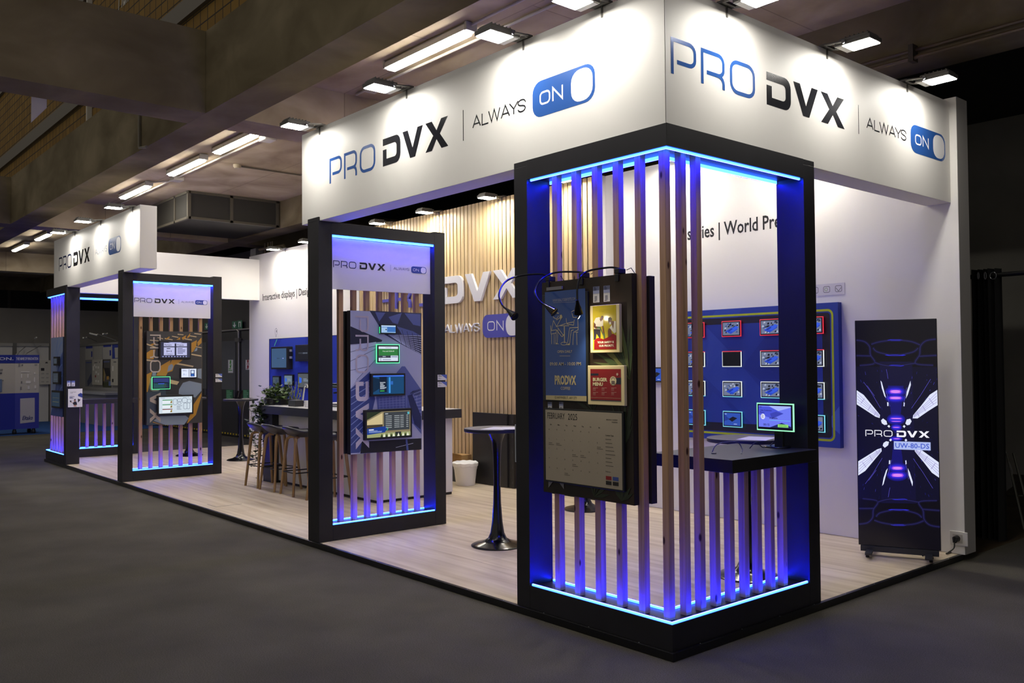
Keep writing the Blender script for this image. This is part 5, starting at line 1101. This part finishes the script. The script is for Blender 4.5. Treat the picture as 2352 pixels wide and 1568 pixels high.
for s_ in (1, -1):
    my = lambda pts: [(x, y) if s_ == 1 else (x+10, 1490-y) for x, y in pts]
    for k in range(4): g.zs(my([(96, 512+18*k), (226, 640+4*k)]), .003, E('#9a93c8')); g.zs(my([(560, 508+18*k), (428, 640+4*k)]), .003, E('#9a93c8'))
    for pts in ([(140, 545), (118, 575)], [(178, 585), (160, 615)], [(210, 622), (196, 645)], [(515, 540), (540, 575)], [(478, 585), (496, 615)], [(445, 620), (460, 648)]): g.zs(my(pts), .005, E('#a59fd0'))
    for pts in ([(135, 450), (180, 510), (235, 600)], [(525, 430), (470, 520), (415, 600)], [(270, 375), (280, 430)], [(268, 500), (290, 590)], [(388, 480), (368, 590)], [(155, 470), (200, 530)]): g.zs(my(pts), .0022, E('#5a52c8'))
g.up(); LW = E('#f3f2ff'); a = g.q(146, 762); b = g.q(516, 724); g.logo(a[0], a[1]-.002, (b[0]-a[0])/8.95*16.57, .05, LW, LW, LW, LW, 'PD')
a = g.q(314, 838); b = g.q(523, 795); g.rect(a[0], b[0], a[1], b[1], E('#aebcf0')); g.up(); g.fit('UW-80-DS', a[0]+.01, b[0]-.01, a[1]+.012, b[1]-.012, E('#3f57c8'), .012)
g.build('screen', t)
p = on(2203, 1236, 1, YB)
t = thing('wall_socket', 'white double wall socket with a black plug on the end of the white wall', 'socket', (p.x, YB, p.z-.05))
m = MB(); m.box(p.x-.07, p.x+.07, YB-.012, YB-.0005, p.z-.055, p.z+.055, P('#d8d5cf', .4)); m.build('plate', t, .003)
m = MB(); m.box(p.x-.045, p.x+.03, YB-.014, YB-.0121, p.z-.035, p.z+.035, P('#bdb9b2', .4)); m.build('inset', t)
PB = P('#0b0b0c', .35)
m = MB(); m.tube([(p.x-.01, YB-.0145, p.z), (p.x-.01, YB-.05, p.z), (p.x-.012, YB-.06, p.z-.03)], [.026, .024, .012], PB, 14); m.build('plug', t, 0, True)
e = on(2160, 1263, 2, .06); cable('power_cable', [(p.x-.012, YB-.06, p.z-.03), (p.x-.015, YB-.07, .1), (p.x-.06, YB-.1, .056), ((p.x+e.x)/2, (YB+e.y)/2+.02, .053), (e.x-.02, e.y+.16, .053), (-.18, 3.3, .053)], .0055, PB, 'black power cable from the wall socket to the totem display')

# ================================================================== small things by the slat wall
t = thing('waste_bin', 'white waste bin with bag beside the slat wall', 'bin', (-5.97, 3.2, .045)); m = MB()
m.lathe([(.118, .001), (.122, .01), (.145, .2), (.15, .21), (.158, .285), (.15, .285), (.12, .02)], (-5.97, 3.2, .0455), P('#e6e4e0', .5), 36); m.build('bucket', t, 0, True)
m = MB(); pr = []; n = 48
for (rr, zz, w_) in ((.152, .235, .004), (.163, .25, .004), (.166, .285, .004), (.15, .3, .003), (.13, .28, .004), (.1, .2, .0)):
    pr.append([(-5.97+(rr+w_*math.sin(k*1.9))*math.cos(2*PI*k/n), 3.2+(rr+w_*math.cos(k*2.3))*math.sin(2*PI*k/n), .0455+zz+w_*math.sin(k*1.3)) for k in range(n)])
m.mesh([v for q_ in pr for v in q_], [(i*n+k, i*n+(k+1) % n, (i+1)*n+(k+1) % n, (i+1)*n+k) for i in range(5) for k in range(n)], P('#efeeec', .35)); m.build('bag', t, 0, True, False)
m = MB(); m.box(-6.42, -6.16, 3.28, 3.47, .047, .3, P('#22272c', .5)); tag(m.build('crate', None, .004), 'dark crate behind the white waste bin', 'crate')
t = thing('cardboard_box', 'open brown cardboard box on the dark crate behind the bin', 'box', (-6.29, 3.38, .3)); CB_ = P('#a5814f', .8)
m = MB(); m.box(-6.4, -6.18, 3.3, 3.46, .3005, .4, CB_); m.build('carton', t); m = MB(); m.prism([(3.3, .4), (3.2, .43), (3.2, .434), (3.3, .404)], -6.4, -6.18, CB_, lambda a, b, c: (c, a, b)); m.build('flap', t)
PNL = P('#1d1c1c', .5)
m = MB(); m.box(-6.07, -5.38, 3.4, 3.43, .05, .965, PNL); o = tag(m.build('leaning_panel', None, .002), 'wide dark flat panel standing against the oak slats', 'panel')
m = MB(); m.box(-5.37, -5.27, 3.42, 3.46, .05, .962, PNL); 
for k in range(5): m.box(-5.3, -5.292, 3.418, 3.42, .1+.19*k, .13+.19*k, P('#3c3c3e', .4))
tag(m.build('leaning_panel', None, .002), 'narrow dark panel with small fittings right of the wide leaning panel', 'panel')
a = on(1183, 968, 1, .1); t = thing('brochure_holder', 'clear acrylic brochure holder on the outer side of the corner tower post', 'holder', (-1.3, .1, .95))
ACR = P('#cfd4da', .08); m = MB(); m.box(-1.335, -1.33, .05, .2, .96, 1.2, ACR); m.box(-1.2945, -1.2905, .05, .2, .96, 1.24, ACR); m.box(-1.335, -1.2905, .05, .2, .955, .96, ACR); m.build('pocket', t)
m = MB(); m.box(-1.325, -1.3, .055, .195, .9605, 1.22, P('#b9bcc8', .5)); m.build('brochures', t)
# floor outlet hatch
m = MB(); p = on(500, 1165, 2, .046); q = on(545, 1158, 2, .046)
m.box(p.x-.3, q.x, 1.0*p.y, p.y+.006, .0452, .0462, P('#4a443c', .5)); m.box(q.x-.006, q.x, p.y, p.y+.3, .0452, .0462, P('#4a443c', .5)); tag(m.build('floor_hatch'), 'dark seam of a floor hatch in the laminate near the front edge', 'hatch')

# ================================================================== right hand background
t = thing('curtain', 'black curtain with steel eyelets behind the white wall end', 'curtain', (-.2, 4.6, 0)); m = MB()
a = on(2235, 900, 1, 4.55).x; b = on(2302, 900, 1, 4.55).x; n = 60; vs = []
for k in range(n+1):
    f = k/n; x = a+(b-a)*f
    for z in (.02, 1.2, 2.4): vs.append((x-.03*(z < 1)*(1-f)*0, 4.55+.05*math.sin(f*34)+.02*math.sin(f*13+z), z))
m.mesh(vs, [(3*k+j, 3*k+3+j, 3*k+4+j, 3*k+1+j) for k in range(n) for j in range(2)], P('#0c0c0d', .9)); m.build('cloth', t, 0, True, False)
for px, rx in ((2247, .006), (2263, .008), (2281, .026)):
    p = on(px, 633, 1, 4.47); m = MB(); ring_ = [Vector((p.x+rx*math.cos(q), 4.47, p.z+.03*math.sin(q))) for q in [2*PI*k/20 for k in range(21)]]; m.tube(ring_, .0045, P('#77787a', .4, .9), 8, False); m.build('eyelet', t, 0, True)
m = MB(); m.tube([(a-.2, 4.55, 2.34), (b+.8, 4.55, 2.345)], .02, P('#1d1c1b', .4, .5)); m.build('rail', t, 0, True)
t = thing('folding_chair', 'grey folding chair leaning in the dark behind the curtain', 'chair', (.2, 5.0, 0))
m = MB(); p0 = on(2308, 1130, 1, 5.0); p1 = on(2326, 1085, 1, 5.0); m.prism([(p0.x-.25, p0.z-.02), (p0.x, p0.z), (p1.x, p0.z+.06), (p1.x, p1.z+.02), (p0.x, p1.z+.25), (p0.x-.25, p1.z+.25)], 4.99, 5.01, P('#6f6d69', .5), lambda a_, b_, c_: (a_, c_, b_)); m.build('backrest', t, .004)
m = MB(); q0 = on(2312, 1040, 1, 5.0); q1 = on(2352, 1215, 1, 5.0); m.tube([q0, q1], .012, P('#4e4d45', .4, .6)); m.tube([q0+Vector((.04, .05, 0)), q1+Vector((.06, .05, 0))], .012, P('#4e4d45', .4, .6)); m.tube([q1+Vector((-.25, 0, .28)), q1+Vector((0, 0, .3))], .008, P('#4e4d45', .4, .6)); m.build('legs', t, 0, True)

# ================================================================== left hand background: exit doors, stalls
YE = 4.45
xa, xb = on(300, 900, 1, YE).x, on(592, 900, 1, YE).x
m = MB(); m.box(xa-1, xb+.6, YE, YE+.12, 0, 4.1, P('#3a3733', .8)); struct(m.build('wall_exit'))
def zx(px, py): p = on(px, py, 1, YE-.06); return p.x, p.z
for i, (x0, x1, l) in enumerate(((315, 395, 0), (400, 478, 0), (486, 545, 0), (549, 600, 0))):
    a, b = zx(x0, 900)[0], zx(x1, 900)[0]; m = MB(); m.box(a, b, YE-.05, YE-.001, .02, 2.35, P('#2c2b2b', .5)); o = struct(m.build('door_%d' % (i+1), None, .004))
    m = MB(); m.box(a+.12, b-.12, YE-.056, YE-.051, 1.05, 2.15, P('#4c4f52', .12)); m.build('window_pane', o)
    m = MB(); m.box(b-.1, b-.06, YE-.1, YE-.051, .9, 1.05, ALU); m.build('handle', o)
m = MB(); a = zx(510, 760); m.tube([(xa-.5, YE-.06, a[1]), (xb+.4, YE-.06, a[1])], .02, P('#77736b', .5)); b = zx(550, 770); m.tube([(b[0]-.08, YE-.07, a[1]), (b[0], YE-.08, a[1]-.03), (b[0]+.01, YE-.08, b[1]-.1), (b[0]+.01, YE-.08, .9)], .025, P('#8b8880', .4, .5)); m.box(b[0]-.12, b[0]+.1, YE-.12, YE-.06, b[1]-.14, b[1]-.06, P('#55534e', .5))
tag(m.build('door_pipework', None, 0, True), 'grey pipes above and between the dark exit doors', 'pipes')
def wsign(x0, y0, x1, y1, label, draw, bg):
    g = G(1, YE-.062); a = g.q(x0, y1); b = g.q(x1, y0); g.mb.box(a[0], b[0], YE-.0615, YE-.057, a[1], b[1], P(bg, .5)); g.uv = (a[0], b[0], a[1], b[1]); draw(g); return tag(g.build('door_sign'), label, 'sign', 'signs on the exit doors')
WS = P('#d9dcd4', .5)
wsign(533, 737, 544, 755, 'green exit sign with a white down arrow above the doors', lambda g: (FP(g, [(.4, .85), (.6, .85), (.6, .5), (.85, .5), (.5, .12), (.15, .5), (.4, .5)], WS)), '#1f6b48')
wsign(545, 735, 556, 755, 'green exit sign with a white door symbol above the doors', lambda g: (FR(g, .25, .75, .2, .85, WS), g.up(), FR(g, .38, .62, .2, .72, P('#1f6b48', .5))), '#1f6b48')
wsign(470, 741, 479, 757, 'green exit sign seen through the far pillar frame', lambda g: FP(g, [(.4, .85), (.6, .85), (.6, .5), (.85, .5), (.5, .12), (.15, .5), (.4, .5)], WS), '#1f6b48')
def tick(g): p = F(g, .5, .68); g.ell(p[0], p[1], .05, .09, P('#4c9a3c', .5)); g.up(); g.stroke([F(g, .3, .68), F(g, .45, .58), F(g, .72, .8)], .018, WS); lines(g, .1, .9, .1, .35, 2, P('#4c9a3c', .5))
def cross(g): p = F(g, .5, .58); g.ell(p[0], p[1], .06, .1, P('#9a2230', .5)); g.up(); g.stroke([F(g, .3, .4), F(g, .7, .78)], .02, WS); g.stroke([F(g, .3, .78), F(g, .7, .4)], .02, WS); lines(g, .1, .9, .05, .15, 1, P('#9a2230', .5))
wsign(524, 826, 535, 856, 'white sign with a green tick on the exit door', tick, '#d5d8cf'); wsign(564, 826, 575, 849, 'white sign with a red cross on the exit door', cross, '#d5d8cf')
for (x0, x1, l) in ((519, 535, 'green notice low on the left exit door'), (558, 573, 'green notice low on the right exit door')): wsign(x0, 895, x1, 918, l, lambda g: lines(g, .1, .9, .1, .9, 5, P('#7fbf8e', .5)), '#2f6b42')
m = MB(); a = zx(425, 990); b = zx(600, 1006); n = 110
for k in range(n):
    x0 = xa+(xb-xa)*k/n; m.box(x0, x0+(xb-xa)/n, YE-.066, YE-.058, .05, .082, P('#b79f1a', .6) if k % 2 else P('#1a1a18', .6))
tag(m.build('hazard_tape'), 'yellow and black striped tape along the foot of the exit doors', 'tape')
# kiosk of the next stall
KX, K0, K1 = -20.5, .948, 1.456; t = thing('kiosk', 'white and blue exhibition kiosk with hanging cables at the left edge', 'kiosk', (KX-.3, .5, .006))
d = Vector((.34, -.94, 0)); LX, LY = KX+d.x*1.5, K0+d.y*1.5; KW, KB = P('#bcb7ab', .6), P('#27329a', .55)
m = MB(); m.prism([(KX, K0), (KX, K1), (KX-.6, K1), (LX-.5, LY-.2), (LX, LY)], .55+.0, 1.88, KW); m.build('body', t)
m = MB(); m.prism([(KX+.004, K0), (KX+.004, K1+.004), (KX-.6, K1+.004), (LX-.5, LY-.2), (LX+.004, LY)], .13, .98, KB); m.build('skirt', t)
m = MB(); m.prism([(KX+.006, K0), (KX+.006, K1+.006), (KX-.3, K1+.006), (LX-.3, LY), (LX+.006, LY)], 1.69, 1.885, P('#22318c', .5)); m.build('header', t)
for x, y in ((KX-.05, K1-.1), (KX-.05, K0), (KX-.5, K1-.1)):
    m = MB(); m.lathe([(.04, 0), (.05, .05), (.03, .12)], (x, y, .007), BLACKM, 14); m.build('castor', t)
g = G(0, KX+.007); g.z = (0, 770, 6.275); WT = P('#c9c9d6', .5)
g.fit('THE NAME OF INNOVATION', K0+.02, K1-.02, 1.76, 1.83, WT, .02); g.build('header_lettering', t); g = G(0, KX+.007); g.z = (0, 770, 6.275); g.l += .002
g.zp([(290, 910), (500, 898), (500, 1245), (290, 1270)], P('#b5b2b6', .5)); g.up(); g.zfit('Eltako', 318, 1155, 474, 1222, P('#27336a', .5), .03, .3); g.build('logo_sheet', t); g = G(0, KX+.007); g.z = (0, 770, 6.275); g.l += .002; K = P('#55565c', .5)
g.zr(265, 402, 292, 448, P('#8f8c86', .5)); g.zr(310, 418, 332, 434, K); g.zr(495, 415, 536, 430, P('#8b8880', .5))
for (x0, y0, x1, y1) in ((300, 520, 425, 530), (302, 555, 318, 610), (395, 555, 410, 610), (300, 660, 322, 688), (372, 655, 440, 690), (292, 740, 312, 780), (400, 730, 425, 775), (488, 605, 505, 670), (492, 530, 508, 560), (496, 720, 520, 765)): g.zr(x0, y0, x1, y1, P('#dcd9d2' if (x0+y0) % 3 else '#7d7a76', .5))
g.build('printed_side', t)
n_ = Vector((-d.y, d.x, 0)); 
if n_.x < 0: n_ = -n_
R_ = math.atan2(-d.y, -d.x)
def lface(u, z, o=.012): p = Vector((KX, K0, 0))+d*u+n_*o; return (p.x, p.y, z)
m = MB()
def lrect(u0, u1, z0, z1, mat, o=.012): m.face([lface(u0, z0, o), lface(u0, z1, o), lface(u1, z1, o), lface(u1, z0, o)], mat)
lrect(.42, 1.4, .25, .8, P('#b5b2b6', .5)); lrect(.5, .62, 1.52, 1.56, P('#c8792a', .5), .013); lrect(.3, .46, 1.525, 1.555, P('#8b8880', .5), .013); lrect(.32, .62, 1.44, 1.475, K, .013); lrect(.4, .52, 1.36, 1.4, K, .013); lrect(.28, .68, 1.27, 1.3, P('#8b8880', .5), .013); m.build('printed_front', t, 0, False, False)
vs, fs, x0, x1, y0, y1 = text_mesh('INNOVATION.', .02, 0); m = MB(); m.mesh([lface(1.32-(a-x0)/(x1-x0)*1.27, 1.76+(b-y0)/(y1-y0)*.07, .014) for a, b in vs], fs, WT); m.build('header_lettering', t, 0, False, False)
vs, fs, x0, x1, y0, y1 = text_mesh('Eltako', .03, .3); m = MB(); m.mesh([lface(1.05-(a-x0)/(x1-x0)*.5, .36+(b-y0)/(y1-y0)*.12, .014) for a, b in vs], fs, P('#27336a', .5)); m.build('front_lettering', t, 0, False, False)
t = thing('charging_unit', 'small blue grey charging box with two hanging cables on the kiosk front', 'charger', lface(.45, 1.1, .05)); q = Vector(lface(.45, 1.17, .05))
m = MB(); m.box(q.x-.06, q.x+.05, q.y-.09, q.y+.09, q.z-.15, q.z+.15, P('#5b6f8c', .4)); m.build('box', t, .01)
m = MB(); m.tube([(q.x+.06, q.y+.04, q.z+.12), (q.x+.07, q.y-.1, q.z+.2), (q.x+.07, q.y-.26, q.z+.05), (q.x+.07, q.y-.2, q.z-.5), (q.x+.07, q.y-.26, q.z-.75)], .016, BLACKM, 8); m.tube([(q.x+.07, q.y+.03, q.z-.14), (q.x+.07, q.y+.0, q.z-.5), (q.x+.07, q.y-.1, q.z-.78)], .016, BLACKM, 8)
for dy in (-.26, -.1): m.tube([(q.x+.07, q.y+dy+.01, q.z-.7), (q.x+.07, q.y+dy-.02, q.z-.88)], .035, BLACKM, 10)
m.build('cables', t, 0, True)
# partition wall with posts behind the kiosk, arm lamps on it
PW = -25.4; m = MB(); zt = on(60, 788, 0, PW).z; ya, yb = on(-30, 800, 0, PW).y, on(124, 800, 0, PW).y
m.box(PW-.05, PW, ya-2, yb, .008, zt, P('#bab7b2', .7)); pw = tag(m.build('partition_wall'), 'pale grey partition wall behind the blue kiosk', 'partition'); 
m = MB()
for px in (33, 116, -20): y = on(px, 800, 0, PW).y; m.box(PW+.001, PW+.06, y-.05, y+.05, .008, zt, P('#55534f', .5)); 
m.box(PW+.001, PW+.05, ya-2, yb, zt-.09, zt, P('#8b8882', .5)); o = m.build('posts', None); o.parent = pw
g = G(0, PW+.061); g.z = (0, 770, 6.275)
g.mb.box(PW+.0605, PW+.1, g.q(568, 700)[0], g.q(722, 700)[0], g.q(568, 708)[1], g.q(568, 360)[1], P('#b3aea3', .6)); g.l = .0395
g.zr(585, 470, 634, 510, P('#17171a', .4)); g.up()
for k in range(3): g.zr(590, 545+58*k, 632, 560+58*k, P('#94918c', .5)); g.zr(660, 545+58*k, 695, 560+58*k, P('#94918c', .5))
g.zp([(645, 402), (652, 385), (675, 380), (688, 402)], P('#26262b', .5))
tag(g.build('product_board'), 'pale product board right of the kiosk on the partition wall', 'board')
def arm_lamp(p, q, label):
    t = thing('arm_lamp', label, 'arm lamp', tuple(p), 'small arm lamps on the exhibition walls'); p, q = Vector(p), Vector(q)
    m = MB(); m.tube([p, q], .009, P('#8d8b86', .4, .5), 6); m.build('arm', t); d_ = (q-p).normalized(); m = MB(); m.tube([q, q+Vector((.02, -.03, -.03)), q+d_*.2+Vector((.02, -.03, -.05))], [.015, .026, .02], P('#b5b3ac', .4), 8); m.build('head', t)
for (a, b, l) in (((590, 145), (380, 260), 'arm lamp slanting left above the kiosk header'), ((365, 165), (270, 245), 'small pale arm lamp above the middle of the kiosk'), ((470, 95), (520, 30), 'dark arm lamp on top of the partition wall')):
    P0 = on(a[0]/6.275, 770+a[1]/6.275, 0, PW+.1); P1 = on(b[0]/6.275, 770+b[1]/6.275, 0, PW+.6); arm_lamp(P0, P1, l)
# second stall seen through the far tower
YS = 3.9; Zs = (110, 760, 7.84)
g = G(1, YS); g.z = Zs; a = g.q(630, 1700); b = g.q(1300, 190); xs0, xs1 = on(150, 900, 1, YS).x, on(300, 900, 1, YS).x
t = thing('stall_wall', 'white stall wall with blue headed panels seen through the far tower', 'stall wall', ((xs0+xs1)/2, YS, .008))
m = MB(); m.box(xs0, xs1, YS+.03, YS+.1, .008, b[1], P('#8f8d8c', .7)); m.box(xs0, xs1, YS, YS+.1, b[1]-.06, b[1], P('#77756f', .6)); m.build('frame', t)
g.l = -.029
for pts, h in (([(655, 262), (790, 250), (790, 510), (655, 520)], '#a5a29c'), ([(665, 258), (785, 250), (785, 310), (665, 318)], '#27358c'), ([(805, 250), (955, 240), (955, 505), (805, 515)], '#9f9c94'), ([(970, 240), (1130, 230), (1130, 500), (970, 505)], '#a5a29c'), ([(975, 240), (1120, 232), (1120, 282), (980, 292)], '#27358c'), ([(1140, 230), (1260, 220), (1260, 490), (1140, 500)], '#2a3a90'), ([(1180, 300), (1260, 295), (1260, 480), (1190, 485)], '#a5a29c'),
                ([(655, 525), (790, 518), (790, 1000), (655, 1000)], '#6f7176'), ([(970, 512), (1125, 505), (1125, 1020), (970, 1015)], '#4d4a48')): g.zp(pts, P(h, .6))
g.up()
for pts, h in (([(760, 365), (782, 362), (782, 465), (760, 468)], '#27358c'), ([(1090, 345), (1120, 342), (1120, 440), (1092, 445)], '#27358c'), ([(665, 560), (765, 556), (765, 575), (665, 580)], '#46508c'), ([(760, 760), (780, 900), (700, 1000), (690, 900)], '#3c4260'), ([(975, 545), (1090, 540), (1090, 560), (975, 565)], '#56608c'), ([(975, 660), (1040, 700), (1020, 780), (1000, 900), (975, 900)], '#8a7a52'), ([(985, 660), (1090, 665), (1110, 830), (1040, 850)], '#1c1a1e'), ([(1040, 815), (1080, 812), (1080, 870), (1040, 875)], '#b48a3a'), ([(970, 930), (1125, 900), (1125, 1020), (970, 1015)], '#3a3f26'), ([(1075, 905), (1120, 905), (1120, 985), (1075, 985)], '#5a6a9c')): g.zp(pts, P(h, .6))
g.build('printed_panels', t)
for (x0, y0, x1, y1, l) in ((795, 510, 965, 965, 'white product board with small fittings in the far stall'), (1130, 500, 1262, 975, 'white product board with black switch in the far stall')):
    g = G(1, YS-.03); g.z = Zs; a = g.q(x0, y1); b = g.q(x1, y0); g.mb.box(a[0], b[0], YS-.03, YS+.0, a[1], b[1], P('#a9a59a', .6))
    if x0 < 1000:
        for (x, y) in ((820, 650), (868, 650), (908, 655), (870, 740), (908, 775), (820, 690), (868, 900), (908, 905), (840, 620)): g.zr(x-14, y-20, x+14, y+20, P('#cbc8c0', .5))
        g.up(); g.zr(848, 795, 868, 835, P('#8a2230', .5)); g.zr(838, 562, 890, 576, P('#55545a', .5)); g.zr(924, 545, 935, 575, P('#55545a', .5))
    else: g.zr(1160, 630, 1180, 720, P('#d3d0c8', .5)); g.up(); g.zr(1155, 860, 1182, 920, P('#1c1c1f', .5)); g.zr(1182, 548, 1232, 566, P('#55545a', .5))
    tag(g.build('product_board'), l, 'board', 'product boards in the far stall')
t = thing('stall_counter', 'grey stall counter with drawers seen through the far tower', 'counter', ((xs0+xs1)/2, YS-.5, .008)); g = G(1, YS-.6); g.z = Zs; a = g.q(640, 1105); 
m = MB(); m.box(xs0+.4, xs1-.1, YS-.62, YS-.05, a[1]-.03, a[1]+.03, P('#8f9096', .5)); m.build('top', t); m = MB(); m.box(xs0+.45, xs1-.15, YS-.58, YS-.05, .009, a[1]-.031, P('#74757c', .6)); m.build('body', t)
for (x0, y0, x1, y1, l) in ((1230, 170, 900, 55, 'arm lamp with a pale head over the far stall, middle'), (1290, 110, 1075, 40, 'arm lamp with a pale head over the far stall, right'), (880, 190, 700, 110, 'arm lamp over the far stall, left')):
    P0 = on(110+x0/7.84, 760+y0/7.84, 1, YS-.05); P1 = on(110+x1/7.84, 760+y1/7.84, 1, YS-.5); arm_lamp(P0, P1, l)
for o in S.objects:
    if '_o' in o: del o['_o']
